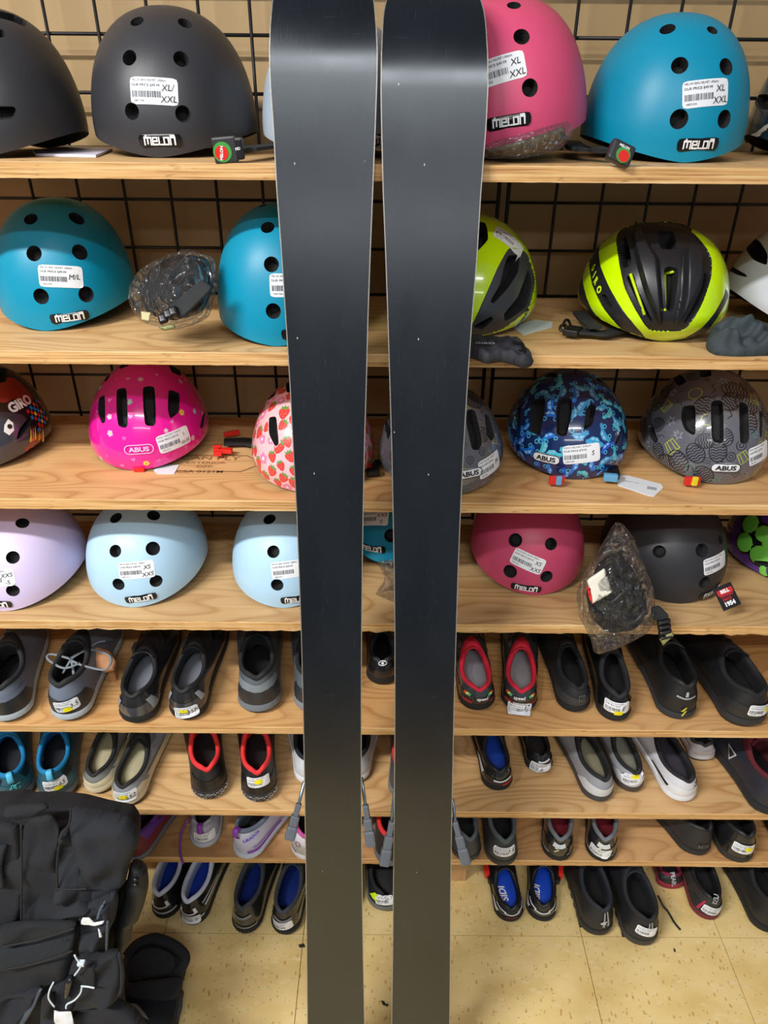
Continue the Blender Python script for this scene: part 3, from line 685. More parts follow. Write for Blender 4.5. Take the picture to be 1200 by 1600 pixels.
motifs(hC2, [m_heart(('heart', (240, 90, 182)))] * 4 + [m_heart(('heart2', (246, 130, 200)))] * 2 + [ m_flower(('petal_lilac', (226, 180, 226)), ('petal_mid', (240, 220, 90))), m_flower(('petal_yellow', (244, 220, 90)), ('petal_orange', (240, 150, 60))), m_flower(('petal_blue', (150, 200, 220)), ('petal_mid', (240, 220, 90)))], 40, .010, 3, mind=.018)
abus_logo(hC2, 217, 702, 2, pm('logo_pale', (246, 190, 226)))
price_sticker(hC2['root'], hC2['bvh'], 273, 687, 14, price='$79.95', line='KIDS HELMET SMILEY', base=.0012, hand=('S', '45-50'), hsize=.005)
hC3 = abus((393, 586, 584, 770), 'pink kids helmet printed with strawberries, cut by the left ski on third shelf', gloss('strawberry_pink', (246, 190, 196)),
           [[(418, 612), (432, 602), (430, 618), (418, 626)], [(420, 652), (432, 650), (436, 694), (430, 698), (420, 678)], [(458, 650), (474, 650), (476, 700), (460, 700)], [(446, 598), (462, 596), (462, 612), (448, 614)]])
motifs(hC3, [m_straw, m_straw, m_straw, m_straw, m_flower(('petal_pink', (240, 130, 170)), ('petal_white', (250, 225, 230)))], 150, .017, 5, mind=.0165)
GREY = gloss('doodle_grey', (98, 98, 106))
hC4 = abus((592, 596, 786, 775), 'grey doodle kids helmet mostly hidden behind the right ski on third shelf', GREY,
           [[(730, 640), (742, 640), (754, 690), (748, 704), (737, 702), (728, 660)], [(757, 646), (764, 650), (773, 682), (768, 690), (760, 680)], [(690, 645), (704, 645), (708, 700), (692, 700)], [(612, 672), (600, 650), (606, 690)]])
motifs(hC4, doodles, 80, .014, 8, mind=.022); motifs(hC4, dots, 120, .003, 9, name='printed_dots', mind=.01)
abus_logo(hC4, 733, 740, 5, pm('abus_black', (20, 20, 22)), fillm=WHITE)
price_sticker(hC4['root'], hC4['bvh'], 766, 726, 18, price='$79.95', line='KIDS HELMET SMILEY', base=.0012, hand=('M',), W=.052)
hC5 = abus((791, 576, 981, 749), 'navy kids helmet printed with little blue cars on third shelf', gloss('car_navy', (16, 42, 96)),
           [[(829, 627), (851, 622), (852, 636), (844, 678), (840, 682), (829, 680)], [(871, 624), (892, 622), (894, 640), (886, 680), (880, 682), (869, 679)], [(918, 628), (932, 634), (926, 664), (914, 672), (912, 668)], [(806, 640), (814, 634), (812, 668), (804, 664)],
            [(850, 588), (858, 582), (872, 584), (866, 590)], [(930, 586), (942, 586), (946, 600), (934, 596)], [(968, 676), (974, 668), (966, 694), (960, 694)]])
motifs(hC5, [m_car(('car_blue', (40, 96, 214))), m_car(('car_sky', (58, 160, 214))), m_car(('car_cyan', (70, 200, 214))), m_car(('car_mid', (30, 120, 226)))], 120, .0185, 12, mind=.0205)
abus_logo(hC5, 853, 716, 0, pm('abus_black', (20, 20, 22)), fillm=WHITE)
price_sticker(hC5['root'], hC5['bvh'], 909, 709, 7, price='$79.95', line='KIDS HELMET SMILEY', base=.0012, hand=('S',))
hC6 = abus((997, 573, 1204, 757), 'grey doodle kids helmet at the right end of the third shelf', GREY,
           [[(1066, 635), (1087, 632), (1087, 678), (1082, 680), (1070, 672), (1064, 656)], [(1110, 626), (1130, 625), (1131, 690), (1126, 693), (1112, 690)], [(1154, 626), (1169, 632), (1171, 688), (1164, 694), (1156, 692)], [(1186, 640), (1192, 646), (1191, 682), (1187, 684)],
            [(1014, 665), (1018, 660), (1029, 688), (1024, 694), (1014, 680)], [(1050, 590), (1062, 584), (1074, 596), (1060, 604)], [(1092, 580), (1110, 576), (1112, 588), (1094, 590)]])
motifs(hC6, doodles, 90, .0155, 14, mind=.020); motifs(hC6, dots, 150, .003, 15, name='printed_dots', mind=.01)
abus_logo(hC6, 1134, 731, 0, pm('abus_black', (20, 20, 22)), fillm=WHITE)
price_sticker(hC6['root'], hC6['bvh'], 1186, 708, 16, price='$79.95', line='KIDS HELMET SMILEY', base=.0012, hand=None, W=.045)

# road helmets and other shells --------------------------------------------------
def Z(pts, ox, oy, s): return [(ox + x * s, oy + y * s) for x, y in pts]
zb = lambda *p: Z(p, 730, 280, .3917)
NEON = gloss('neon_yellow', (206, 248, 0)); MB = mat('matte_black_shell', (27, 28, 33), .36, var=.03); CH = mat('charcoal_shell', (62, 66, 72), .35)
ROAD = dict(n=2.1, p=2.7, q=2.1, rim=.02, flare=.26, front=.0)
zs4 = lambda *p: Z(p, 890, 328, .2583)
hB4 = helmet('road_bike_helmet', 'B', (903, 347, 1140, 533), 'neon yellow and black ribbed road helmet with buckle on second shelf', mats=[NEON, MB, MB], shape=dict(n=2.3, p=3.0, q=2.15, rim=.03, flare=.30, front=-.0), vdepth=.024, NU=460, NV=230,
    paints=[((1022, 352, 62), 1, -.0015), (zs4((278, 175), (300, 130), (370, 98), (500, 90), (640, 92), (750, 138), (830, 230), (862, 300), (860, 400), (815, 540), (765, 640), (692, 735), (480, 735), (400, 610), (330, 470), (300, 330)), 1, -.0015),
            (zs4((128, 250), (160, 205), (190, 190), (176, 260), (186, 340), (240, 470), (330, 620), (470, 782), (400, 775), (300, 710), (200, 590), (134, 450), (118, 330)), 1, .0004),
            (zs4((50, 420), (72, 350), (85, 470), (130, 600), (220, 710), (370, 780), (270, 760), (140, 690), (60, 560)), 1, .0004),
            (zs4((945, 470), (935, 520), (880, 620), (800, 715), (690, 782), (760, 788), (845, 720), (925, 600), (962, 520)), 1, .0004),
            (zs4((385, 118), (430, 100), (500, 235), (545, 300), (558, 450), (568, 600), (560, 700), (535, 690), (450, 500), (405, 330), (378, 200)), 2, .011),
            (zs4((680, 235), (750, 235), (798, 270), (798, 400), (755, 520), (700, 625), (645, 700), (634, 690), (672, 520), (678, 380)), 2, .011)],
    vents=[zs4((338, 405), (384, 378), (412, 480), (470, 610), (515, 695), (490, 680), (400, 540)), zs4((572, 352), (600, 338), (660, 352), (656, 450), (632, 600), (612, 625), (586, 600), (576, 450)), zs4((820, 372), (848, 400), (828, 500), (770, 602), (700, 690), (690, 690), (745, 590), (804, 470)),
           zs4((302, 195), (335, 150), (352, 200), (378, 325), (322, 355), (298, 280)), zs4((530, 120), (630, 120), (655, 235), (548, 235)), zs4((190, 515), (215, 508), (262, 585), (250, 600), (210, 560))])
for t_, x, y, rt in (('G', 146, 350, -78), ('I', 153, 392, -74), ('R', 163, 430, -70), ('O', 181, 482, -64)):
    s_ = text(t_, .0105, .06); decal(hB4['root'], None, hB4['bvh'], 890 + x * .2583, 328 + y * .2583, [(s_[0], s_[1], mat('neon_print', (205, 235, 30), .35), .0010)], rt, 'brand_lettering')
for a, b_ in (((985, 428), (1007, 492)), ((1038.5, 430), (1038.5, 486)), ((1038, 428), (1053, 424))):
    p, _ = px_hit(hB4['bvh'], *a); q, _ = px_hit(hB4['bvh'], *b_)
    if p is not None and q is not None: V, Fc = tube([p, q], .0022, 6); addw('helmet_strap', V, Fc, mat('neon_print', (205, 235, 30), .35), hB4['root'], label='neon yellow inner strap')
hB3 = helmet('road_bike_helmet', 'B', (622, 334, 839, 526), 'neon yellow road helmet with charcoal side panel, half hidden by the right ski', mats=[NEON, CH], shape=ROAD, vdepth=.02, NU=340, NV=170,
    paints=[(zb((165, 272), (236, 284), (276, 400), (250, 515), (150, 595), (40, 640), (-20, 640), (20, 580), (70, 470), (122, 350)), 1, -.001)],
    vents=[zb((150, 340), (165, 302), (212, 300), (205, 372), (160, 440), (105, 498), (92, 488), (132, 420)), zb((246, 352), (262, 420), (240, 510), (152, 572), (146, 540), (205, 470)), zb((20, 590), (100, 546), (104, 562), (60, 602)), zb((0, 165), (75, 172), (86, 240), (40, 290), (0, 280))])
price_sticker(hB3['root'], hB3['bvh'], 797, 375, -22, line='ROAD HELMET MIPS', price='$99.95', W=.05)
s_ = text('GIRO', .010, .04); decal(hB3['root'], None, hB3['bvh'], 818, 497, [(s_[0], s_[1], mat('black_print', (30, 32, 30), .4), .0008)], 55, 'brand_lettering')
PEARL = gloss('pearl_white', (206, 210, 218))
hB5 = helmet('road_bike_helmet', 'B', (1128, 340, 1345, 520), 'pearl white vented helmet at the right end of the second shelf', mats=[PEARL, mat('black_slit', (20, 22, 24), .5)], shape=dict(n=2.1, p=2.2, q=1.9, rim=.045, flare=.2), vdepth=.016,
    paints=[(zb((1030, 335), (1075, 358), (1112, 380), (1118, 392), (1070, 380), (1036, 355)), 1, -.003), (zb((1100, 196), (1150, 184), (1215, 176), (1215, 188), (1150, 194)), 1, -.003)],
    vents=[zb((1034, 262), (1052, 245), (1080, 252), (1076, 300), (1058, 318), (1038, 302)), zb((1110, 240), (1135, 230), (1168, 248), (1200, 300), (1196, 345), (1140, 322), (1114, 285)), zb((1225, 240), (1300, 240), (1290, 330), (1230, 320))])
zc_ = lambda *p: Z(p, 0, 550, .4)
hC1 = helmet('kids_bike_helmet', 'C', (-112, 566, 81, 736), 'dark grey kids helmet with red flames and coloured checks at the left end, third shelf', mats=[gloss('flame_grey', (58, 60, 68)), mat('flame_red', (140, 34, 26), .25, coat=.8), mat('flame_black', (20, 20, 22), .25, coat=.8)], shape=KID, vdepth=.014,
    paints=[(zc_((-60, 60), (60, 70), (150, 150), (195, 230), (190, 300), (140, 330), (90, 240), (-60, 230)), 2, .0002), (zc_((-40, 100), (60, 100), (125, 170), (128, 200), (95, 215), (60, 180), (20, 200), (-40, 190)), 1, .0004), (zc_((90, 385), (130, 340), (160, 330), (140, 375), (110, 395)), 1, .0004)],
    vents=[zc_((62, 345), (75, 300), (112, 256), (128, 256), (110, 300), (82, 335)), zc_((-70, 60), (30, 62), (25, 120), (-60, 125))])
s_ = text('GIRO', .017, .045); decal(hC1['root'], None, hC1['bvh'], 32, 630, [(s_[0], s_[1], LOGOW, .0008)], 62, 'brand_lettering')
s_ = fan([(-.011, -.006), (0, -.009), (.010, -.002), (.012, .007), (0, .008), (-.010, .004)], 2); decal(hC1['root'], None, hC1['bvh'], 14, 668, [(s_[0], s_[1], LOGOW, .0007), (*shift(circ(.004, 10), .002, 0), mat('black_print', (30, 32, 30), .4), .0012)], 62, 'emblem')
lay = []; cols = [mat('check_' + n, c, .3) for n, c in (('red', (190, 40, 30)), ('yellow', (222, 190, 50)), ('blue', (40, 120, 200)), ('orange', (220, 110, 50)), ('black', (16, 16, 18)))]
for i in range(7):
    for j in range(8):
        if (i + j) % 2 == 0: s_ = shift(rrect(.0062, .0062, 0, 1, 1), (i - 3) * .006, (j - 3.5) * .006); lay.append((s_[0], s_[1], cols[(i * 3 + j * 5) % 4 if (i + j) % 4 else min(4, (j * 7 + i) % 5)], .0006 + .0001 * 0))
decal(hC1['root'], None, hC1['bvh'], 61, 647, lay, 10, 'check_print')
lay = [(*shift(fan([(-.002, -.012), (.003, -.010), (.001, .012)], 1), (k - 3) * .005, (k % 3) * .002), cols[(1, 3, 1, 0)[k % 4]], .0006) for k in range(7)]
decal(hC1['root'], None, hC1['bvh'], 58, 680, lay, -25, 'flame_print')
zd = lambda *p: Z(p, 700, 780, .4167)
GRN = gloss('lime_green', (110, 196, 70))
hD7 = helmet('kids_bike_helmet', 'D', (1132, None, 1330, 915), 'purple kids helmet with lime green bubbles at the right end of the fourth shelf', mats=[gloss('purple', (66, 30, 122)), mat('bubble_outline', (16, 18, 18), .3), GRN], shape=dict(n=2.1, p=2.6, q=2, rim=.012, flare=.06),
    paints=[((1172, 818, 20), 1, .0005), ((1164, 847, 19), 1, .0005), ((1192, 834, 18), 1, .0005), ((1188, 868, 20), 1, .0005), ((1212, 850, 24), 1, .0005),
            ((1172, 818, 15), 2, .0012), ((1163, 847, 15), 2, .0012), ((1193, 834, 13), 2, .0012), ((1187, 868, 16), 2, .0012), ((1212, 850, 20), 2, .0012), (zd((1165, 250), (1195, 250), (1190, 330), (1175, 330)), 2, .001)],
    vents=[zd((1148, 228), (1200, 232), (1240, 240), (1236, 256), (1180, 250), (1150, 244))])
hA6 = helmet('bike_helmet', 'A', (1163, 60, 1345, 246), 'dark teal bagged helmet cut off by the right edge of the top shelf', mats=[gloss('dark_teal', (22, 52, 66)), mat('cream_trim', (205, 200, 184), .4)], shape=MEL,
    paints=[([(1168, 242), (1170, 225), (1182, 206), (1202, 192), (1202, 199), (1186, 212), (1177, 228), (1176, 242)], 1, .002)], vents=[[(1178, 150), (1200, 146), (1215, 170), (1190, 172)]])

# ------------------------------------------------------------------ soft things: pillows cut to an outline on their own plane
def pillow_vf(poly, p0, n, Tk, back=1.0, wr=.002, res=46, soft=1.0, seed=0, fq=1.0, rnd=2, warp=None):
    n = np.asarray(n, float); n /= np.linalg.norm(n); p0 = np.asarray(p0, float)
    u = np.cross([0, 0, 1.0], n) if abs(n[2]) < .95 else np.array([1.0, 0, 0]); u /= np.linalg.norm(u); v = np.cross(n, u)
    W = np.array([on_plane(x, y, p0, n) for x, y in (chaikin(poly, rnd) if rnd else poly)]); q = np.stack([(W - p0) @ u, (W - p0) @ v], 1)
    lo, hi = q.min(0), q.max(0); sz = (hi - lo).max() / res; nx, ny = [int(math.ceil(k / sz)) + 1 for k in (hi - lo)]
    G = np.stack(np.meshgrid(lo[0] + np.arange(nx) * sz, lo[1] + np.arange(ny) * sz), -1).reshape(-1, 2)
    sd, near = sdf_poly(G, q); snap = np.abs(sd) < sz * .55; G[snap] = near[snap]; sd[snap] = 0; inside = sd <= 0
    idx = {}; V = []; 
    def vid(k, side):
        key = (k, side if sd[k] < 0 else 0)
        if key not in idx:
            d = min(-sd[k] / (Tk * soft), 1); h = Tk * math.sqrt(max(0, 1 - (1 - d) ** 2))
            x, y = G[k]; w_ = wr * (math.sin(x * 95 * fq + seed + 2.2 * math.sin(y * 60 * fq)) * .6 + math.sin(y * 130 * fq + seed * 2 + 2 * math.sin(x * 70 * fq + 1)) * .5 + noise.noise(Vector((x * 60 * fq, y * 60 * fq, seed))) * 1.4)
            P = p0 + u * x + v * y + n * ((h + w_ * min(1, d * 1.5)) if side > 0 else -(h * back))
            if warp: P = warp(P)
            idx[key] = len(V); V.append(P)
        return idx[key]
    Fc = []
    for j in range(ny - 1):
        for i in range(nx - 1):
            c = [j * nx + i, j * nx + i + 1, (j + 1) * nx + i + 1, (j + 1) * nx + i]
            k = [m for m in c if inside[m]]
            if len(k) >= 3 and min(sd[m] for m in k) <= 0:
                if len(k) == 3 and all(sd[m] == 0 for m in k) : pass
                a = [vid(m, 1) for m in k]; b_ = [vid(m, -1) for m in k][::-1]
                Fc.append(a)
                if set(a) != set(b_): Fc.append(b_)
    return np.array(V), Fc
def pillow(root, name, poly, p0, n, Tk, m, parent=None, label=None, **kw):
    V, Fc = pillow_vf(poly, p0, n, Tk, **kw)
    return addw(name, V, Fc, m, root, label=label, parent=parent or root)
def strip(root, name, px_pts, z, wd, th, m, parent=None, label=None, n=6):
    """flat webbing following pixels on the level z (or list of world points)"""
    P = [np.array(p) if len(p) == 3 else atz(p[0], p[1], z) for p in px_pts]; P = curve(P, n); V = []; Fc = []
    for i in range(len(P)):
        t = P[min(i + 1, len(P) - 1)] - P[max(i - 1, 0)]; t /= np.linalg.norm(t); s_ = np.cross(t, [0, 0, 1.0]); s_ /= (np.linalg.norm(s_) + 1e-9); up = np.cross(s_, t)
        for a, b_ in ((-1, -1), (1, -1), (1, 1), (-1, 1)): V.append(P[i] + s_ * a * wd / 2 + up * b_ * th / 2)
    for i in range(len(P) - 1):
        for k in range(4): Fc.append([i * 4 + k, i * 4 + (k + 1) % 4, i * 4 + 4 + (k + 1) % 4, i * 4 + 4 + k])
    Fc += [[3, 2, 1, 0], [len(V) - 4 + k for k in range(4)]]
    return addw(name, np.array(V), Fc, m, root, parent=parent or root, smooth=False, label=label)
def frame_at(px, py, z, ang, tilt=0):
    c = atz(px, py, z); a = R(ang); x = np.array([math.cos(a), math.sin(a), 0]); zt = np.array([-math.sin(a) * math.sin(R(tilt)) * -1, -math.cos(a) * math.sin(R(tilt)), math.cos(R(tilt))]); y = np.cross(zt, x)
    return c, x, y, zt
def buckle(root, px, py, z, ang, d, m, name='buckle', tilt=0, print_=None, parent=None):
    c, x, y, zt = frame_at(px, py, z, ang, tilt); c = c + zt * 0
    V, Fc = box_vf(c, d, min(d) * .22, ax=(x, y, zt)); b_ = addw(name, V, Fc, m, root, smooth=False, parent=parent or root)
    if print_:
        for s_, mm, off in print_:
            P = np.array([c + x * a + y * b2 + zt * (d[2] / 2 + off) for a, b2 in s_[0]]); o = addw('buckle_print', P, s_[1], mm, root, smooth=False, parent=b_); o.matrix_parent_inverse = Matrix.Identity(4)
    return b_
RED = mat('red_plastic', (214, 40, 34), .3); GREEN = mat('green_print', (60, 150, 60), .4)
def melon_print():
    return [(shift(circ(.011, 20), 0, -.002), GREEN, .0004), (shift(circ(.0085, 20), 0, -.002), RED, .0008), (shift(text('MELON', .0035, .03), 0, -.002), LOGOW, .0012)]
zA = ST['A']; zB = ST['B']; zC2 = ST['C']; zD = ST['D']
# straps with magnetic buckles lying on the top shelf
r_ = hA2['root']; strip(r_, 'strap', [(440, 226), (425, 228), (400, 231), (385, 233)], zA + .014, .026, .004, NYLON)

def card_y(root, name, px, py, y, w_, h_, rot, layers, th=.0016, tilt=0, parent=None):
    """small stiff plate standing up, facing the room"""
    c = aty(px, py, y); a = R(rot); x = np.array([math.cos(a), 0, math.sin(a)]); yv = np.array([-math.sin(a), -math.sin(R(tilt)) * -1, math.cos(a)]); yv = yv / np.linalg.norm(yv); nn = np.cross(x, yv)
    V, Fc = box_vf(c, (w_, h_, th), th * .3, ax=(x, yv, nn)); o = addw(name, V, Fc, layers[0], root, smooth=False, parent=parent or root)
    for s_, m, off in layers[1:]:
        P = np.array([c + x * p + yv * q + nn * (th / 2 + off) for p, q in s_[0]]); t_ = addw('print', P, s_[1], m, root, smooth=False, parent=o); t_.matrix_parent_inverse = Matrix.Identity(4)
    return o
GB = mat('grey_black_plastic', (46, 47, 50), .4)
card_y(r_, 'magnetic_buckle', 352, 234, .002, .028, .028, 5, [GB, (shift(circ(.011, 20), -.003, -.002), GREEN, .0004), (shift(circ(.008, 20), -.004, -.003), RED, .0008), (shift(text('MELON', .0035, .03), -.004, -.003, rot=80), LOGOW, .0012)], th=.008)
card_y(r_, 'buckle_slider', 373, 232, .004, .012, .024, 3, [BLK, (shift(text('FID', .003, .02), 0, 0, rot=10), LOGOW, .0008)], th=.01)
r_ = hA5['root']; strip(r_, 'strap', [(890, 222), (905, 232), (925, 233), (952, 236)], zA + .014, .026, .005, NYLON)
card_y(r_, 'magnetic_buckle', 969, 240, -.004, .030, .024, -22, [GB, (shift(circ(.009, 20, 1), .002, -.003), GREEN, .0004), (shift(circ(.0068, 20), .003, -.004), RED, .0008), (shift(text('MELON', .003, .03), 0, .006), LOGOW, .0008)], th=.012, tilt=25)
# folded instruction leaflet on the shelf under the black helmets
def flat_card(name, pts, z, th, m, label, cat, layers=(), group=None):
    P = np.array([atz(x, y, z) for x, y in pts]); c = P.mean(0); M = T(*c); root = rthing(name, M, label, cat, group); n = len(P)
    V = np.concatenate([P + [0, 0, th], P]); Fc = [list(range(n)), list(range(n, 2 * n))[::-1]] + [[i, n + i, n + (i + 1) % n, (i + 1) % n] for i in range(n)]
    addw('card', V, Fc, m, root, smooth=False)
    for V2, F2, mm, off in layers: addw('print', V2 + np.array([0, 0, th + off]), F2, mm, root, smooth=False)
    return root
def on_card(s_, px, py, z, rot):
    c = atz(px, py, z); V = shift(s_, 0, 0, rot)[0]; return np.column_stack([V[:, 0] + c[0], V[:, 1] + c[1], np.full(len(V), c[2])]), s_[1]
CARD = mat('card_lilac_white', (222, 216, 232), .5)
flat_card('leaflet', [(52, 238), (110, 231), (176, 236), (150, 246), (56, 244)], zA + .0003, .003, CARD, 'pale folded leaflet on the top shelf between the two black helmets', 'leaflet')
flat_card('price_tag', [(800, 512), (835, 500), (864, 504), (862, 512), (818, 524)], zB + .0003, .001, mat('card_blue_white', (214, 224, 226), .5), 'pale blue paper tag on second shelf beside the half-hidden neon helmet', 'tag')
tg = mat('tag_white', (226, 228, 232), .4)
lay = []
for s_, x, y in [(text('S', .006, .02), 975, 749), (text('SMILEY 3.0', .004), 985, 754)] : v2, f2 = on_card(s_, x, y, zC2, -22); lay.append((v2, f2, INK, .0004))
bars = [shift(([(-.0005, -.005), (.0005, -.005), (.0005, .005), (-.0005, .005)], [[0, 1, 2, 3]]), k * .0018, 0) for k in range(8)]
V2, F2, _ = join([(np.column_stack([b_[0], np.zeros(4)]), b_[1]) for b_ in bars]); v2, f2 = on_card((V2[:, :2] - [.006, 0], F2), 1018, 764, zC2, -22); lay.append((v2, f2, INK, .0004))
flat_card('swing_tag', [(963, 750), (970, 743), (982, 744), (1033, 757), (1036, 763), (1022, 776), (1013, 775), (966, 759)], zC2 + .0003, .001, tg, 'white swing tag lying on third shelf right of the blue car helmet', 'tag', lay)
flat_card('swing_tag', [(240, 735), (252, 728), (280, 727), (272, 741), (246, 741)], zC2 + .0003, .001, tg, 'small white tag under the hot pink helmet on third shelf', 'tag')
# buckle and strap lying left of the strawberry helmet
r_ = hC3['root']; strip(r_, 'strap', [(400, 694), (385, 690), (368, 690), (350, 691)], zC2 + .010, .022, .005, NYLON)
buckle(r_, 352, 704, zC2 + .010, -4, (.024, .011, .008), RED); buckle(r_, 362, 677, zC2 + .010, 25, (.028, .006, .008), RED)
for dy in (-5, 0, 5): buckle(r_, 340, 704 + dy, zC2 + .01, 0, (.014, .0045, .008), RED, name='buckle_prong')
r_ = hC5['root']; LBL = mat('light_blue_plastic', (96, 160, 200), .3)
strip(r_, 'strap', [(940, 728), (948, 730), (956, 738)], zC2 + .012, .02, .004, NYLON); buckle(r_, 957, 738, zC2 + .01, 80, (.034, .02, .01), BLK); buckle(r_, 954, 746, zC2 + .012, 80, (.010, .022, .012), LBL)
for h, cx, cy, cm in ((hC5, 868, 752, LBL), (hC6, 1078, 753, mat('yellow_plastic', (226, 206, 40), .35))):
    r_ = h['root']; c = atz(cx, cy + 8, zC2); 
    V, Fc = box_vf(c + np.array([0, -.002, .012]), (.024, .008, .014), .002); addw('chin_guard', V, Fc, RED, r_, smooth=False)
    V, Fc = box_vf(c + np.array([.002, -.007, .014]), (.009, .006, .015), .002); addw('pull_tab', V, Fc, cm, r_, smooth=False)
V, Fc = box_vf(atz(218, 737, zC2) + np.array([0, 0, .004]), (.018, .006, .008), .002); addw('chin_guard', V, Fc, RED, hC2['root'], smooth=False)
r_ = hC4['root']; strip(r_, 'strap', [(592, 720), (586, 728), (578, 736)], zC2 + .008, .012, .004, NYLON); buckle(r_, 583, 738, zC2 + .008, 8, (.02, .012, .01), BLK); buckle(r_, 575, 729, zC2 + .01, 20, (.010, .008, .008), RED)
# neon helmet buckle
r_ = hB4['root']; strip(r_, 'strap', [(968, 516), (945, 521), (925, 519), (903, 518)], zB + .010, .020, .004, NYLON); buckle(r_, 895, 517, zB + .010, 60, (.03, .022, .009), BLK)
for x, y in ((884, 500), (878, 508)):
    V, Fc = tube(curve([atz(893, 514, zB + .01), atz(x + 5, y + 2, zB + .012), atz(x, y, zB + .016), atz(x - 3, y + 6, zB + .012), atz(x + 1, y + 9, zB + .01)], 5), .0022, 6); addw('buckle_prong', V, Fc, BLK, r_)
strip(r_, 'strap', [(905, 488), (915, 500), (930, 512)], zB + .02, .02, .004, NYLON)
# cloth pouches on the second shelf
POUCH = mat('pouch_cloth', (34, 34, 42), .7, bump=.4, bscale=700); pc = atz(790, 548, zB)
r_ = rthing('helmet_pouch', T(*pc), 'black drawstring cloth pouch overhanging the second shelf below the half-hidden neon helmet', 'pouch')
def drape(P):
    P = P.copy()
    if P[1] < -.004: P[2] -= min(.03, (-.004 - P[1]) * .9)
    return P
pillow(r_, 'pouch_body', [(690, 532), (740, 528), (775, 535), (800, 532), (822, 545), (836, 566), (815, 568), (786, 558), (760, 562), (735, 552), (690, 556)], (0, .02, zB + .011), (0, 0, 1), .009, POUCH, wr=.004, fq=1.3)
s_ = text('GIRO', .008, .02); addw('pouch_print', np.column_stack([s_[0][:, 0], s_[0][:, 1], np.zeros(len(s_[0]))]) + atz(758, 536, zB + .023), s_[1], mat('faded_white', (160, 160, 170), .6), r_, smooth=False)
strip(r_, 'drawstring', [(800, 534), (815, 537), (818, 546), (812, 548)], zB + .022, .004, .002, BLK)
GP = mat('grey_pouch_cloth', (52, 62, 66), .75, bump=.4, bscale=600)
r_ = rthing('helmet_pouch', T(*atz(1150, 550, zB)), 'slate grey cloth pouch below the pearl white helmet on second shelf', 'pouch')
pillow(r_, 'pouch_body', [(1102, 536), (1112, 512), (1135, 500), (1160, 503), (1200, 512), (1240, 520), (1240, 552), (1200, 556), (1150, 560), (1118, 556)], (0, .045, zB + .020), (0, -.45, .9), .020, GP, wr=.011, fq=1.1, res=70, soft=1.5)
# plastic bags of spare pads
FILM = film_mat(); PAD = mat('black_pad', (18, 18, 20), .7, bump=.5, bscale=300)
cb = atz(270, 512, zB); pn = (0, -.8, .6)
r_ = rthing('pad_bag', T(*cb), 'crumpled clear plastic bag of black pads between the cyan helmets, second shelf', 'plastic bag')
p0 = atz(270, 506, zB + .035)
pillow(r_, 'pads', [(215, 455), (240, 420), (280, 400), (325, 404), (334, 440), (318, 485), (270, 500), (228, 490)], p0, pn, .024, PAD, wr=.003, seed=3)
pillow(r_, 'plastic_film', [(203, 455), (218, 428), (258, 404), (300, 392), (336, 404), (340, 440), (326, 492), (300, 505), (268, 514), (218, 502), (203, 478)], p0, pn, .034, FILM, wr=.004, seed=5, fq=1.2, res=60)
p1 = p0 + np.array([0, -.032, .014])
pillow(r_, 'strap', [(258, 484), (314, 436), (336, 450), (284, 500)], p1, pn, .003, NYLON, wr=.0006, rnd=1)
for x, y, a in ((262, 490, 0), (254, 497, 0), (270, 486, 0)): pillow(r_, 'buckle', Z([(-9, -5), (6, -9), (10, 6), (-4, 11)], x, y, 1), p1 + np.array([0, -.006, .002]), pn, .004, BLK, wr=0, rnd=1, res=14)
pillow(r_, 'magnet_plate', [(244, 512), (270, 505), (276, 512), (258, 517)], p1 + np.array([0, -.008, .002]), pn, .002, mat('brass_print', (130, 130, 80), .4), wr=0, rnd=0, res=12)
pillow(r_, 'paper_slip', [(220, 486), (236, 488), (234, 502), (221, 500)], p0 + np.array([0, -.026, .01]), pn, .0008, mat('slip_cream', (190, 178, 130), .6), wr=0, rnd=0, res=10)
# under the rose helmet
r_ = rthing('pad_bag', T(*atz(825, 246, zA)), 'clear plastic bag with tan pads under the rose helmet on top shelf', 'plastic bag')
p0 = np.array([0, .035, zA + .02]); pillow(r_, 'pads', [(752, 236), (800, 224), (850, 208), (880, 198), (886, 215), (850, 236), (800, 243), (760, 242)], p0, (0, -.9, .4), .014, mat('tan_pad', (96, 84, 66), .8), wr=.003)
pillow(r_, 'plastic_film', [(742, 238), (770, 222), (840, 204), (884, 190), (897, 206), (880, 232), (820, 247), (765, 246)], p0, (0, -.9, .4), .022, film_mat(), wr=.005, seed=8, res=60)
# hanging bag, fourth shelf
p0 = np.array([0, -.035, zD]); pn = (0, -.93, .36); r_ = rthing('pad_bag', T(*on_plane(965, 965, p0, pn)), 'large clear plastic bag of black pads hanging over the fourth shelf edge', 'plastic bag')
pillow(r_, 'pads', [(935, 880), (965, 858), (985, 880), (1008, 925), (1012, 965), (985, 985), (950, 990), (922, 965), (915, 925)], p0, pn, .024, PAD, wr=.006, seed=4)
V, Fc = tube(curve([on_plane(x, y, p0 + np.array([0, -.022, .004]), pn) for x, y in ((925, 950), (950, 965), (985, 972), (1003, 955), (1000, 930), (975, 925), (955, 940), (930, 935))], 6), .007, 8, flat=.6); addw('helmet_dial', V, Fc, BLK, r_)
pillow(r_, 'printed_card', [(917, 906), (945, 887), (958, 926), (925, 944)], p0 + np.array([0, -.03, .008]), pn, .001, mat('card_cream', (226, 222, 206), .6), wr=.0004, rnd=0, res=14)
pillow(r_, 'card_band', [(916, 916), (922, 918), (926, 944), (921, 936)], p0 + np.array([0, -.032, .0085]), pn, .001, RED, wr=.0004, rnd=0, res=10)
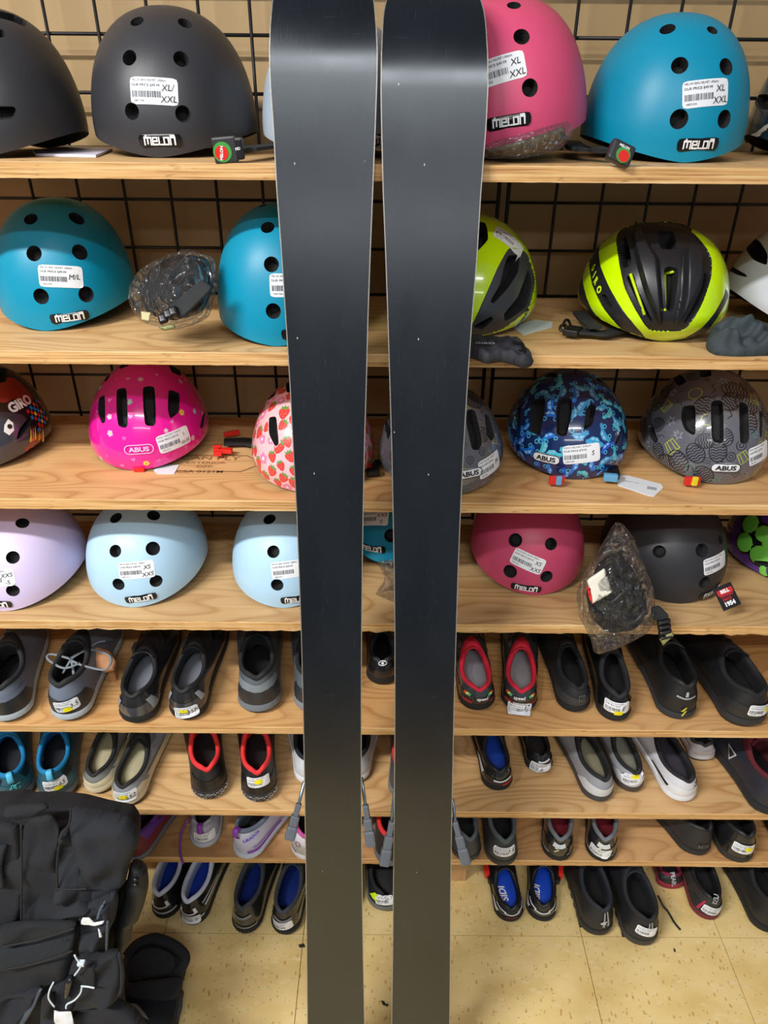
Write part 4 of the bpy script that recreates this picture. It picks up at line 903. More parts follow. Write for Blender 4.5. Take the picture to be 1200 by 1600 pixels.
pillow(r_, 'plastic_film', [(966, 811), (990, 838), (1001, 872), (1020, 915), (1022, 962), (1012, 985), (975, 1006), (928, 1023), (924, 1000), (905, 965), (901, 930), (912, 900), (940, 855)], p0, pn, .036, film_mat(), wr=.006, seed=2, fq=1.1, res=70)
pillow(r_, 'strap', [(1016, 948), (1030, 946), (1046, 962), (1036, 972), (1018, 968)], p0 + np.array([0, -.004, 0]), pn, .004, NYLON, wr=0, rnd=1)
for k in range(4): pillow(r_, 'buckle', Z([(-11, -4), (10, -8), (11, 0), (-10, 5)], 1037 + k, 973 + 8 * k, 1), p0 + np.array([0, -.008, 0]), pn, .006, BLK, wr=0, rnd=1, res=14)
pillow(r_, 'magnet_plate', [(1030, 998), (1050, 985), (1054, 992), (1036, 1009)], p0 + np.array([0, -.01, 0]), pn, .003, mat('brass_print', (130, 130, 80), .4), wr=0, rnd=0, res=12)
r_ = rthing('pad_bag', T(*atz(602, 930, zD)), 'scrap of crumpled clear plastic bag between the skis, fourth shelf', 'plastic bag')
pillow(r_, 'plastic_film', [(588, 876), (640, 874), (655, 930), (620, 945), (600, 934), (585, 928), (603, 905)], (0, .10, zD + .026), (0, -.6, .8), .016, film_mat(), wr=.006, seed=6, res=50)
# red-black hang tag of the black helmet
p0 = np.array([0, -.006, zD]); pn = (0, -.75, .66)
r_ = rthing('hang_tag', T(*on_plane(1137, 935, p0, pn)), 'black hang tag reading PROVEN SINCE 1954 beside the matte black helmet', 'tag')
pq = on_plane(1137, 932, p0, pn) + np.array([0, -.004, .006])
def plate(root, px, py, c0_, n, w_, h_, rot, layers, th=.001, name='card'):
    n = np.asarray(n, float) / np.linalg.norm(n); c = on_plane(px, py, c0_, n); u = np.cross([0, 0, 1.0], n); u /= np.linalg.norm(u); v = np.cross(n, u); a = R(rot); U = u * math.cos(a) + v * math.sin(a); Vv = -u * math.sin(a) + v * math.cos(a)
    V, Fc = box_vf(c, (w_, h_, th), 0, ax=(U, Vv, n)); o = addw(name, V, Fc, layers[0], root, smooth=False)
    for s_, m, off in layers[1:]:
        t_ = addw('print', np.array([c + U * p + Vv * q + n * (th / 2 + off) for p, q in s_[0]]), s_[1], m, root, smooth=False, parent=o); t_.matrix_parent_inverse = Matrix.Identity(4)
plate(r_, 1136, 932, pq, pn, .033, .040, 22, [BLK, (shift(rrect(.028, .010, .001, 2, 2), 0, .009), mat('tag_red', (190, 30, 40), .5), .0003), (shift(text('BELL', .006, .05), 0, .010), LOGOW, .0007), (shift(text('PROVEN', .0045, .03), 0, .0025), mat('tag_red', (190, 30, 40), .5), .0005), (shift(text('SINCE', .0045, .03), -.002, -.0035), mat('tag_red', (190, 30, 40), .5), .0005), (shift(text('1954', .008, .05), 0, -.0115), LOGOW, .0005)])

# ------------------------------------------------------------------ shoes
def cl(rgb, rough=.55, g=0.0): return mat('shoe_%d_%d_%d' % tuple(rgb) + ('_gloss' if g else ''), rgb, rough if not g else .25, coat=g, bump=.25 if not g else 0, bscale=420, var=.1)
N_A = 48
def shoe(shelf, heel, colp, dirp, wpx, label, up=(30, 30, 32), col=(24, 24, 26), ins=(30, 30, 32), mid=None, out=(24, 24, 26), hc=None, tab=None, stripes=(), close='velcro', g=0.0, sticker=(), text_=(), group=None, L0=.285, notch=.008, soleh=.022, lcol=(28, 28, 30), tabh=0, cat='shoe', high=0, name='bike_shoe', lugs=False, lift=0):
    zs = ST[shelf] + .0005 + lift; P0 = atz(*heel, zs); y0 = P0[1]; k = pxm(P0 + np.array([0, .01, .03]))
    wh = min(.088, max(.045, wpx / k * .93)); h = aty(colp[0], colp[1], y0 + .012)[2] - zs; h = min(.098, max(.048, h)) + high
    A = atz(*colp, zs + h); B = atz(*dirp, zs + h); yaw = math.atan2(-(B - A)[0], (B - A)[1]); yaw = max(-.75, min(.75, yaw))
    c_, s_ = math.cos(yaw), math.sin(yaw); L = min(L0, (MESHY - .012 - y0) / max(.3, c_) - .012)
    M = T(P0[0], y0, zs) @ Matrix.Rotation(yaw, 4, 'Z'); root = rthing(name, M, label, cat, group)
    al = np.linspace(0, 2 * math.pi, N_A, endpoint=False)
    gt = lambda u: np.interp(u, [0, .1, .3, .45, .6, .72, .85, 1], [1, 1, .93, .97, 1.08, 1.14, 1.14, 1.1])
    def foot(a, sc=1.0, off=0.0):
        u = (1 - np.cos(a)) / 2; r1 = np.sqrt(1 - (1 - np.minimum(u / .13, 1)) ** 2); r2 = np.sqrt(1 - (1 - np.minimum((1 - u) / .26, 1)) ** 2)
        return np.stack([np.sign(np.sin(a)) * (wh / 2 * gt(u) * r1 * r2 * sc + off * np.abs(np.sin(a)) ** .3), L * (.5 - .5 * np.cos(a) * sc) - off * np.cos(a)], -1)
    yf = .42 * L; yb = .007; wc = wh * .395
    def S(a, t):
        a = np.asarray(a, float); t = np.asarray(t, float); f = foot(a); fr = np.clip(-np.cos(a), 0, 1) ** 1.5; an = np.minimum(a % (2 * math.pi), 2 * math.pi - a % (2 * math.pi))
        zc = h - .010 * np.sin(a) ** 2 + .012 * fr - notch * np.exp(-(an / .3) ** 2) + tabh * np.exp(-(an / .32) ** 2)
        zz = soleh * (1 - .2 * fr); n = np.stack([np.sin(a), -np.cos(a)], -1)
        Q0 = np.concatenate([f, np.full(f.shape[:-1] + (1,), 1.0) * zz[..., None]], -1)
        c3 = np.stack([np.sin(a) * wc, yb + (yf - yb) * (1 - np.cos(a)) / 2, zc], -1)
        Q1 = Q0 + np.concatenate([n * (.003 + .003 * fr)[..., None], ((zc - zz) * (.45 - .02 * fr))[..., None]], -1)
        out3 = np.concatenate([n * (.006 * (1 - fr))[..., None], (-(zc - zz) * .32 * (1 - fr))[..., None]], -1); out3[..., 1] += fr * (L - yf) * .5; out3[..., 2] -= fr * (h - .045) * .35
        Q2 = c3 + out3; t_ = t[..., None]
        return (1 - t_) ** 3 * Q0 + 3 * (1 - t_) ** 2 * t_ * Q1 + 3 * (1 - t_) * t_ ** 2 * Q2 + t_ ** 3 * c3
    def grid(rings, close_top=False):
        V = np.concatenate(rings); nr = len(rings); F_ = [[j * N_A + i, j * N_A + (i + 1) % N_A, (j + 1) * N_A + (i + 1) % N_A, (j + 1) * N_A + i] for j in range(nr - 1) for i in range(N_A)]
        if close_top: V = np.concatenate([V, rings[-1].mean(0)[None]]); b_ = (nr - 1) * N_A; F_ += [[b_ + i, b_ + (i + 1) % N_A, len(V) - 1] for i in range(N_A)]
        return V, F_
    def ringz(sc, z, off=0.0): f = foot(al, sc, off); return np.column_stack([f, np.full(N_A, z) if np.isscalar(z) else z])
    toe = np.clip((1 - np.cos(al)) / 2 - .7, 0, 1) * .05
    m_out, m_mid, m_up, m_col = cl(out, .7), cl(mid or out, .5), cl(up, .5, g), cl(col, .8)
    zh = soleh * .48
    V1, F1 = grid([ringz(.90, toe), ringz(.97, toe + .003), ringz(1.0, toe * .7 + zh, .0015)]); nb = len(V1); V1 = np.concatenate([V1, [[0, L / 2, .002]]]); F1 += [[(i + 1) % N_A, i, nb] for i in range(N_A)]
    add('outsole', V1, F1, m_out, root, sharp=40)
    if lugs:
        lv = []
        for q in range(5):
            for sx in (-1, 1):
                lv.append(box_vf((sx * wh * .40, .028 + q * .022, .004), (wh * .16, .010, .008), .001))
        V_, F_, _ = join(lv); o_ = add('tread_lugs', V_, F_, m_out, root, smooth=False); o_['kind'] = 'stuff'
    V2, F2 = grid([ringz(1.0, toe * .7 + zh, .0022), ringz(1.0, toe * .5 + (zh + soleh) / 2, .0032), ringz(1.0, np.full(N_A, soleh * 1.02), .0018), ringz(.97, np.full(N_A, soleh * 1.04))]); add('midsole', V2, F2, m_mid, root, sharp=50)
    ts = np.linspace(0, .90, 13); V3, F3 = grid([S(al, np.full(N_A, t)) for t in ts]); add('upper', V3, F3, m_up, root)
    top = S(al, np.full(N_A, 1.0)); n = np.column_stack([np.sin(al), -np.cos(al), np.zeros(N_A)])
    low = np.column_stack([np.sin(al) * wh * .42, yb + .008 + (yf * 1.3) * (1 - np.cos(al)) / 2, np.full(N_A, soleh + .010)])
    rings = [S(al, np.full(N_A, .88)) + n * .0006, S(al, np.full(N_A, .93)) + n * .0028, S(al, np.full(N_A, .98)) + n * .0026 + [0, 0, .0015], top - n * .0015 + [0, 0, .003], top - n * .0045 + [0, 0, .0005], top - n * .0060 - [0, 0, .008]]
    rings += [(top - n * .0055) * (1 - q) + low * q - np.array([0, 0, .004]) * (1 - q) for q in (.35, .7, 1)]
    V4, F4 = grid(rings); add('collar', V4, F4, m_col, root)
    V5, F5 = grid([low - [0, 0, .001], low * [.9, .96, 1] + [0, .004, .0005]], True); add('insole', V5, F5, cl(ins, .6), root)
    def patch(nm, a0, a1, t0, t1, off, m, na=12, nt=5, taper=0.0, lab=None):
        aa = np.linspace(a0, a1, na); tt = np.linspace(t0, t1, nt); VV = []
        for j, t in enumerate(tt):
            kk = 1 - taper * j / (nt - 1); am = (a0 + a1) / 2; a_ = am + (aa - am) * kk; p = S(a_, np.full(na, t)); nn = np.stack([np.sin(a_), -np.cos(a_), np.full(na, .35)], -1); VV.append(p + nn * off)
        G_ = np.concatenate(VV); inn = G_.copy(); inn[:, 0] *= .985; ntot = len(G_); F_ = [[j * na + i, j * na + i + 1, (j + 1) * na + i + 1, (j + 1) * na + i] for j in range(nt - 1) for i in range(na - 1)]
        return add(nm, G_, F_, m, root, label=lab)
    if hc: patch('heel_counter', -.95, .95, .02, .46, .0012, cl(hc, .45, g), na=20, taper=.15)
    for (a0, a1, t0, t1, c) in stripes: patch('stripe', a0, a1, t0, t1, .0020, cl(c, .4), na=10, nt=4)
    if tab:
        y_ = -.004; V_, F_ = tube(curve([(0, y_ + .004, h - notch + tabh - .018), (0, y_ - .003, h - notch + tabh - .006), (0, y_ + .002, h - notch + tabh + .008), (0, y_ + .014, h - notch + tabh + .002)], 4), .006, 8, flat=.3); add('pull_tab', V_, F_, cl(tab, .6), root)
    # tongue rising at the throat
    tv = []; na = 9
    for j in range(7):
        q = j / 6
        for i in range(na): x = (i / (na - 1) - .5) * 2; tv.append((x * wc * (.62 + .12 * q), yf + .012 - .030 * q + .010 * x * x * -1, soleh + .035 + (h + .014 - soleh - .035) * q - .006 * x * x))
    tv = np.array(tv); tf = [[j * na + i, j * na + i + 1, (j + 1) * na + i + 1, (j + 1) * na + i] for j in range(6) for i in range(na - 1)]
    tv2 = tv + [0, .006, 0]; V_, F_, _ = join([(tv, tf), (tv2, [f[::-1] for f in tf])]); e = 6 * na
    F_ += [[e + i, e + i + 1, e + i + 1 + len(tv), e + i + len(tv)] for i in range(na - 1)]; add('tongue', V_, F_, m_col, root)
    if close == 'lace':
        lv = []
        for q in range(4):
            t = .92 - .13 * q; a = np.linspace(math.pi - .30, math.pi + .30, 7); p = S(a, np.full(7, t)); p[:, 2] += .004; p[:, 1] += .003 * ((-1) ** q) * np.linspace(-1, 1, 7); lv.append(tube(p, .0018, 5))
        V_, F_, _ = join(lv); o_ = add('laces', V_, F_, cl(lcol, .8), root); o_['kind'] = 'stuff'
    elif close == 'velcro':
        for t0, t1 in ((.80, .92), (.55, .66)): patch('strap', math.pi - .9, math.pi + .75, t0, t1, .004, cl(tuple(max(14, int(v * .8)) for v in up), .6), na=14)
        p = S(np.array([math.pi + .8]), np.array([.80]))[0]; V_, F_ = box_vf(p + np.array([-.002, 0, .004]), (.008, .022, .010), .002); add('ratchet_buckle', V_, F_, cl((60, 60, 64), .3), root, smooth=False)
    allv, allf, _ = join([(V1, F1), (V2, F2), (V3, F3), (V4, F4)]); bw = bvh_of(allv, allf, M)
    for (x, y, rt, hand, yel) in sticker: price_sticker(root, bw, x, y, rt, price='$%d.99' % (59 + int(x) % 60), line='CYCLING SHOE EURO', hand=hand, W=.044, Hh=.024, yellow=yel, hsize=.009, base=.0022)
    for (tx, x, y, rt, hh, c) in text_:
        s2 = tx if isinstance(tx, tuple) else text(tx, hh, .03); s2 = shift(s2, sc=hh) if isinstance(tx, tuple) else s2
        decal(root, None, bw, x, y, [(s2[0], s2[1], cl(c, .4), .0032)], rt, 'lettering')
    return dict(root=root, M=M, bvh=bw, S=S, h=h, L=L)
YL = (.05, -.30)
W_ = (226, 226, 230); G1 = (104, 112, 126); K1 = (30, 31, 34)
bolt = stroke([[(-.15, -.6), (.25, .05), (-.25, -.02), (.15, .6)]], .22); ess = stroke([[(-.5, -.2), (.3, -.3), (-.3, .25), (.6, .3)]], .14); ring_ = stroke([ringpts(.5, 14)], .14)
# E shelf
shoe('E', (16, 1131), (24, 1066), (38, 1008), 68, 'grey-blue flat-pedal shoe with pale sole at the far left, top shoe row', up=G1, col=K1, mid=(170, 178, 184), hc=(40, 40, 44), close='lace', stripes=[(-.9, .9, .46, .60, G1)])
e2 = shoe('E', (106, 1130), (106, 1061), (130, 1012), 66, 'grey-blue flat-pedal shoe with loosely tied pale laces in top shoe row', up=(110, 118, 134), col=K1, mid=(176, 184, 190), hc=(44, 44, 48), close='lace', sticker=[(104, 1103, 8, ('3.5',), (.0, -.28))])
LACE = cl((120, 128, 134), .8); m_ = e2['root']
for pts in (((112, 1030), (80, 1022), (75, 1030), (100, 1044), (125, 1036)), ((108, 1030), (140, 1015), (172, 1026), (165, 1046), (130, 1040), (112, 1032)), ((110, 1032), (98, 1052)), ((112, 1032), (116, 1058)), ((110, 1030), (150, 1005), (165, 1002))):
    V_, F_ = tube(curve([atz(x, y, ST['E'] + .088 - .02 * (len(pts) == 2) * i) for i, (x, y) in enumerate(pts)], 6), .0026, 6, flat=.7); addw('lace', V_, F_, LACE, m_)
r_ = rthing('cardboard_insert', T(*atz(165, 1100, ST['E'])), 'crumpled brown cardboard insert between shoes in top shoe row', 'cardboard')
pillow(r_, 'card_body', [(140, 1024), (148, 1010), (172, 1016), (183, 1034), (180, 1048), (164, 1052), (142, 1040)], (0, .10, ST['E'] + .055), (0, -.6, .8), .008, mat('kraft_card', (172, 122, 84), .8), wr=.003, rnd=1)
V_, F_ = box_vf(atz(168, 1040, ST['E'] + .05) * [1, 1, 0] + [0, .014, ST['E'] + .026], (.012, .012, .05), .002); addw('card_leg', V_, F_, mat('kraft_card', (172, 122, 84), .8), r_, smooth=False)
shoe('E', (214, 1134), (211, 1080), (232, 1018), 64, 'worn black and grey clipless shoe with silver piping, top shoe row', up=(38, 38, 40), ins=(118, 122, 130), hc=(64, 66, 72), stripes=[(-.75, -.5, .1, .6, (150, 152, 156)), (.5, .75, .1, .6, (150, 152, 156))], g=.3)
shoe('E', (291, 1129), (287, 1072), (306, 1014), 62, 'worn black and grey clipless shoe with yellow-marked sticker, top shoe row', up=(40, 40, 42), ins=(122, 126, 134), hc=(60, 60, 66), stripes=[(-.75, -.55, .3, .7, (160, 162, 166)), (.55, .75, .3, .7, (160, 162, 166))], g=.3, sticker=[(291, 1112, 8, ('35M',), (-.1, .1))])
shoe('E', (407, 1118), (408, 1050), (408, 1002), 70, 'grey suede skate-style shoe left of the left ski, top shoe row', up=(92, 98, 104), col=(26, 28, 32), mid=(112, 120, 128), out=(52, 56, 60), hc=(44, 46, 50), close='lace', stripes=[(-.95, .95, .46, .72, (124, 132, 138))], soleh=.026)
shoe('E', (494, 1118), (494, 1050), (492, 1002), 70, 'grey suede shoe almost fully hidden behind the left ski, top shoe row', up=(92, 98, 104), col=(26, 28, 32), mid=(132, 140, 148), hc=(44, 46, 50), close='lace', soleh=.026)
emb = join([stroke([ringpts(.5, 14, .3)], .12), (np.array(circ(.18, 8)[0]) * [1, 1], circ(.18, 8)[1])])[:2]
shoe('E', (597, 1073), (597, 1027), (597, 988), 50, 'small glossy black shoe with white emblem between the skis, top shoe row', up=(26, 27, 30), col=(48, 54, 62), hc=(22, 22, 25), g=.5, text_=[(emb, 598, 1036, 8, .016, W_)], L0=.24)
cam_r = [(-1.5, -.9, .05, .3, (150, 34, 40)), (.9, 1.5, .15, .4, (70, 74, 78)), (1.2, 1.7, .0, .2, (150, 34, 40)), (-.5, -.2, .02, .2, (160, 40, 44)), (.3, .6, .0, .16, (150, 40, 44))]
flag = [(-.62, -.52, .42, .58, (226, 90, 40)), (-.52, -.44, .42, .58, (232, 226, 120)), (-.44, -.34, .42, .58, (90, 190, 120)), (.34, .44, .42, .58, (90, 190, 120)), (.44, .52, .42, .58, (232, 226, 120)), (.52, .62, .42, .58, (226, 90, 40))]
shoe('E', (747, 1114), (754, 1070), (744, 1022), 60, 'red and grey camouflage race shoe without sticker, beside the right ski', up=(62, 66, 68), col=(214, 34, 60), ins=(140, 144, 150), hc=(34, 36, 38), stripes=cam_r + flag, text_=[('speed', 754, 1092, 0, .009, W_)], g=.6)
shoe('E', (810, 1116), (812, 1072), (812, 1018), 58, 'red and grey camouflage race shoe with size 37.5 sticker', up=(62, 66, 68), col=(214, 34, 60), ins=(150, 154, 158), hc=(34, 36, 38), stripes=cam_r + flag, text_=[('speed', 812, 1091, 0, .009, W_)], sticker=[(812, 1107, -4, ('37', '5'), None)], g=.6)
zmark = stroke([[(-.4, .4), (.4, .4), (-.4, -.4), (.4, -.4)], [(-.6, -.6), (.6, -.6), (.6, .6), (-.6, .6), (-.6, -.6)]], .12)
shoe('E', (899, 1117), (904, 1068), (890, 1026), 55, 'plain charcoal shoe with small square logo, no sticker, top shoe row', up=(36, 38, 42), col=(22, 24, 28), hc=(52, 54, 58), text_=[(zmark, 909, 1091, 0, .010, (90, 92, 96))], close='lace')
shoe('E', (960, 1131), (965, 1080), (954, 1030), 55, 'black shoe with yellow-marked E sticker below the hanging plastic bag', up=(22, 23, 26), col=(30, 32, 38), hc=(18, 18, 20), g=.4, close='lace', sticker=[(964, 1106, -2, ('E',), (.1, -.45))])
shoe('E', (1062, 1128), (1069, 1064), (1043, 1012), 64, 'black trail shoe with small yellow lightning mark, top shoe row', up=(26, 27, 30), col=(20, 21, 24), mid=(44, 48, 54), close='lace', stripes=[(-.35, .35, .52, .58, (150, 154, 160)), (-.06, .06, .62, .8, (170, 172, 178))], text_=[(bolt, 1068, 1110, 0, .014, (200, 190, 60))])
shoe('E', (1170, 1140), (1188, 1078), (1146, 1020), 74, 'tall black winter cycling shoe at the right end, top shoe row', up=(24, 25, 28), col=(22, 23, 26), mid=(38, 42, 48), out=(34, 36, 40), close='lace', hc=(34, 36, 38), g=.0, sticker=[(1188, 1110, -6, None, (.35, .1))], soleh=.026)
# F shelf
BL = (0, 116, 170); TE = (30, 84, 100)
ac = stroke([[(-.9, -.4), (-.4, .45), (-.1, .45), (-.25, -.1), (-.7, -.1)], [(.7, .4), (.1, .4), (-.05, -.4), (.6, -.4)]], .14)
shoe('F', (30, 1253), (28, 1206), (22, 1152), 58, 'blue and teal trail shoe with angular mark, far left of second shoe row', up=TE, col=BL, ins=(30, 34, 40), mid=(92, 104, 116), hc=TE, tab=(80, 180, 220), close='lace', stripes=[(-1.2, -.5, .46, .8, (22, 22, 24)), (.5, 1.2, .46, .8, (22, 22, 24))], text_=[(ac, 24, 1228, 4, .013, (90, 200, 200))], lugs=True, notch=0)
shoe('F', (92, 1253), (86, 1202), (91, 1150), 60, 'blue and teal trail shoe with yellow-marked sticker in second shoe row', up=TE, col=BL, ins=(30, 34, 40), mid=(92, 104, 116), hc=TE, tab=(80, 180, 220), close='lace', stripes=[(.5, 1.2, .46, .8, (22, 22, 24))], sticker=[(86, 1226, 6, ('65',), (.1, -.35))], lugs=True, notch=0)
CRM = (216, 206, 176)
shoe('F', (152, 1243), (151, 1204), (170, 1152), 50, 'cream and black clipless shoe partly behind its sticker-marked mate, second shoe row', up=(120, 122, 118), col=K1, ins=(168, 160, 128), mid=CRM, hc=CRM, stripes=[(.9, 1.5, .0, .5, CRM)])
shoe('F', (196, 1262), (196, 1222), (218, 1172), 54, 'cream, silver and black clipless shoe with round yellow price marker', up=(140, 144, 150), col=K1, ins=(170, 162, 130), mid=CRM, hc=CRM, stripes=[(-2.0, -1.2, .0, .3, CRM), (1.0, 1.9, .0, .35, CRM), (-2.4, -1.6, .45, .8, (40, 42, 44))], sticker=[(196, 1245, 4, ('52',), (-.1, .05))])
SPK = (120, 122, 126)
for hl, cp, dp, lb, st in (((332, 1252), (330, 1190), (324, 1148), 'black shoe with bright red collar and speckled sole, no sticker, second shoe row', []), ((408, 1257), (404, 1195), (401, 1148), 'black shoe with bright red collar, speckled sole and yellow-marked sticker, second shoe row', [(404, 1222, 4, None, (.0, .1))])):
    s_ = shoe('F', hl, cp, dp, 58, lb, up=(28, 29, 33), col=(222, 46, 48), ins=(24, 24, 26), mid=(44, 44, 48), hc=(20, 20, 22), close='lace', soleh=.030, sticker=st, notch=.010)
    lay = []; rr = random.Random(4)
    pts = [s_['S'](np.array([a]), np.array([0.0]))[0] for a in np.linspace(-1.3, 1.3, 60)]
    V_ = []; F_ = []
    for p in pts:
        for q in range(3):
            c = np.array([p[0] * 1.06, p[1] - .0042, rr.uniform(.013, .027)]); r1 = rr.uniform(.0006, .0014); b_ = len(V_); V_ += [c + [-r1, 0, -r1], c + [r1, 0, -r1 * .4], c + [r1 * .6, 0, r1], c + [-r1 * .6, 0, r1 * .7]]; F_.append([b_, b_ + 1, b_ + 2, b_ + 3])
    o_ = add('sole_speckle', V_, F_, cl((200, 202, 206), .6), s_['root'], smooth=False); o_['kind'] = 'stuff'
shoe('F', (492, 1228), (488, 1182), (482, 1150), 60, 'white and navy running shoe mostly behind the left ski, left one of its pair', up=(206, 210, 214), col=(22, 26, 38), mid=W_, close='lace', name='running_shoe')
shoe('F', (547, 1226), (553, 1180), (562, 1146), 56, 'white and navy running shoe seen between the skis in second shoe row', up=(204, 208, 214), col=(22, 26, 38), mid=W_, hc=(210, 214, 220), close='lace', stripes=[(-1.5, -.8, .55, .85, (22, 26, 38))], name='running_shoe')
shoe('F', (634, 1257), (634, 1195), (636, 1150), 60, 'black red-collared shoe mostly behind the right ski, second shoe row', up=(70, 70, 72), col=(222, 46, 48), mid=(120, 122, 126), out=(34, 34, 38), close='lace', soleh=.030)
shoe('F', (779, 1239), (783, 1199), (774, 1161), 50, 'glossy black road shoe with bright blue insole, right of the right ski, second shoe row', up=(28, 29, 33), col=(20, 21, 24), ins=(20, 62, 160), hc=(26, 27, 30), g=.7, stripes=[(-.25, .5, .30, .42, (206, 210, 214)), (-1.3, -.75, .05, .40, (206, 208, 210)), (.1, .5, .02, .16, (214, 40, 34))], L0=.25)
shoe('F', (844, 1210), (848, 1176), (842, 1155), 44, 'small glossy black shoe pushed back, with sticker, second shoe row', up=(26, 27, 30), col=(20, 21, 24), hc=(26, 27, 30), g=.7, sticker=[(845, 1200, -10, None, None)], stripes=[(-.2, .45, .5, .66, (206, 210, 214))], L0=.21)
shoe('F', (940, 1256), (946, 1211), (920, 1161), 52, 'white and grey clipless shoe without sticker, second shoe row right side', up=(150, 154, 162), col=K1, ins=(150, 146, 122), mid=(60, 62, 66), out=(50, 50, 54), hc=(206, 208, 212), stripes=[(.9, 1.5, .0, .34, (210, 212, 216)), (1.5, 2.1, .2, .9, (34, 36, 42))])
shoe('F', (988, 1241), (992, 1201), (974, 1161), 46, 'silver and white clipless shoe with yellow-marked sticker, second shoe row', up=(160, 164, 170), col=K1, ins=(140, 140, 126), mid=(70, 60, 52), hc=(204, 206, 210), sticker=[(990, 1218, 8, None, (.1, .3))])
shoe('F', (1069, 1256), (1082, 1213), (1050, 1161), 56, 'glossy white road shoe with black bar and curled logo, second shoe row', up=(212, 212, 218), col=(28, 29, 34), ins=(66, 60, 72), mid=(226, 228, 232), out=(200, 202, 206), hc=(220, 222, 226), g=.4, stripes=[(-1.25, -.62, .18, .3, (24, 24, 28))], text_=[(ess, 1086, 1224, 0, .013, (60, 62, 66))])
shoe('F', (1096, 1191), (1098, 1158), (1090, 1140), 40, 'white shoe pushed back behind the glossy white road shoe', up=(196, 192, 190), col=(60, 60, 62), hc=(206, 202, 200), mid=(200, 198, 196), L0=.10)
leaf = stroke([[(-.5, -.4), (0, .6), (.5, -.35), (-.5, -.4)]], .12)
shoe('F', (1215, 1278), (1205, 1215), (1164, 1160), 72, 'large navy flat-pedal shoe with triangle logo at the right end, second shoe row', up=(34, 38, 50), col=(90, 20, 34), ins=(20, 20, 24), mid=(30, 32, 38), out=(26, 27, 30), close='lace', soleh=.026, text_=[(leaf, 1143, 1175, 15, .026, (190, 190, 192))])
# G shelf
shoe('G', (206, 1348), (206, 1302), (224, 1278), 44, 'grey running shoe with purple and red trim behind the black backpack', up=(120, 40, 52), col=(92, 50, 140), mid=(112, 120, 130), out=(90, 98, 108), close='lace', stripes=[(-1.6, -.4, .1, .5, (150, 60, 70)), (.8, 1.6, .5, .9, (96, 50, 150))], name='running_shoe')
shoe('G', (319, 1328), (323, 1286), (326, 1268), 50, 'silver running shoe with purple tab and sticker, no lettering on its side', up=(168, 168, 180), col=(140, 140, 152), mid=(178, 184, 196), tab=(130, 50, 160), close='lace', lcol=(140, 60, 170), sticker=[(321, 1308, -4, None, None)], name='running_shoe', notch=0)
g3 = shoe('G', (376, 1343), (372, 1292), (392, 1268), 52, 'silver lavender running shoe with purple tab and side lettering, third shoe row', up=(186, 186, 206), col=(90, 100, 118), mid=(196, 202, 220), tab=(130, 50, 160), close='lace', lcol=(140, 60, 170), text_=[('LIRADOR', 393, 1307, 20, .007, (90, 60, 190))], stripes=[(-1.3, -.5, .05, .14, (120, 60, 190)), (.3, 1.3, .05, .14, (130, 60, 180)), (.5, 1.5, .22, .26, (130, 60, 180))], name='running_shoe', notch=0)
PU = cl((140, 70, 160), .8); V_, F_ = tube(curve([atz(296, 1278, ST['G'] + .05), atz(284, 1300, ST['G'] + .02), atz(281, 1325, ST['G'] + .003), atz(283, 1340, ST['G'] + .003), atz(286, 1349, ST['G'] + .002)], 6), .0026, 6); addw('loose_lace', V_, F_, PU, g3['root'])
shoe('G', (478, 1347), (481, 1299), (486, 1274), 56, 'white and magenta running shoe with ring logo, half behind the left ski', up=(212, 208, 214), col=(176, 70, 140), mid=(226, 224, 228), out=(150, 60, 120), hc=(180, 178, 170), close='lace', text_=[(ring_, 466, 1318, 0, .012, (170, 90, 110))], stripes=[(-1.1, -.3, .0, .05, (150, 60, 120))], name='running_shoe')
shoe('G', (614, 1358), (613, 1296), (612, 1274), 60, 'black flat-pedal shoe with red collar seen between the skis, third shoe row', up=(28, 29, 32), col=(222, 46, 48), mid=(100, 102, 108), out=(26, 26, 30), close='lace', soleh=.028)
shoe('G', (733, 1349), (735, 1304), (728, 1280), 49, 'charcoal shoe with grey collar half behind the right ski, third shoe row', up=(56, 60, 64), col=(86, 96, 102), mid=(44, 46, 50), close='lace')
shoe('G', (785, 1356), (790, 1307), (786, 1280), 53, 'charcoal shoe with grey collar and size sticker, third shoe row', up=(58, 60, 62), col=(84, 94, 100), mid=(50, 50, 52), close='lace', sticker=[(789, 1331, 4, ('7.5',), None)])
for hl, cp, lb, st in (((869, 1348), (870, 1304), 'black and white race shoe with pale lightning mark, no sticker, third shoe row', []), ((937, 1349), (940, 1304), 'black and white race shoe with sticker and red lining, third shoe row', [(937, 1332, -4, None, None)])):
    shoe('G', hl, cp, (cp[0], 1280), 50, lb, up=(36, 37, 40), col=(104, 108, 114), ins=(110, 22, 34), hc=(24, 24, 27), g=.6, stripes=[(-.3, .3, .5, .74, (206, 210, 214)), (-.9, -.3, .02, .1, (150, 152, 156)), (.3, .9, .02, .1, (150, 152, 156))], sticker=st, text_=[(bolt, hl[0] + 2, 1326, -20, .013, (206, 204, 180))])
shoe('G', (1098, 1338), (1104, 1290), (1078, 1262), 54, 'black mountain shoe with faint side lettering, no sticker, third shoe row', up=(32, 33, 36), col=(24, 25, 28), out=(36, 36, 38), close='lace', text_=[('MTB', 1100, 1322, -5, .010, (70, 72, 76))])
shoe('G', (1157, 1351), (1162, 1300), (1146, 1272), 56, 'black mountain shoe with yellow-marked sticker, third shoe row', up=(26, 27, 30), col=(24, 25, 28), out=(44, 42, 38), close='lace', hc=(24, 24, 26), g=.3, sticker=[(1163, 1327, -8, None, (.2, .1))])
shoe('G', (1240, 1338), (1238, 1292), (1228, 1272), 54, 'black shoe cut off by the right photo edge, third shoe row', up=(28, 29, 32), col=(24, 25, 28), close='lace')
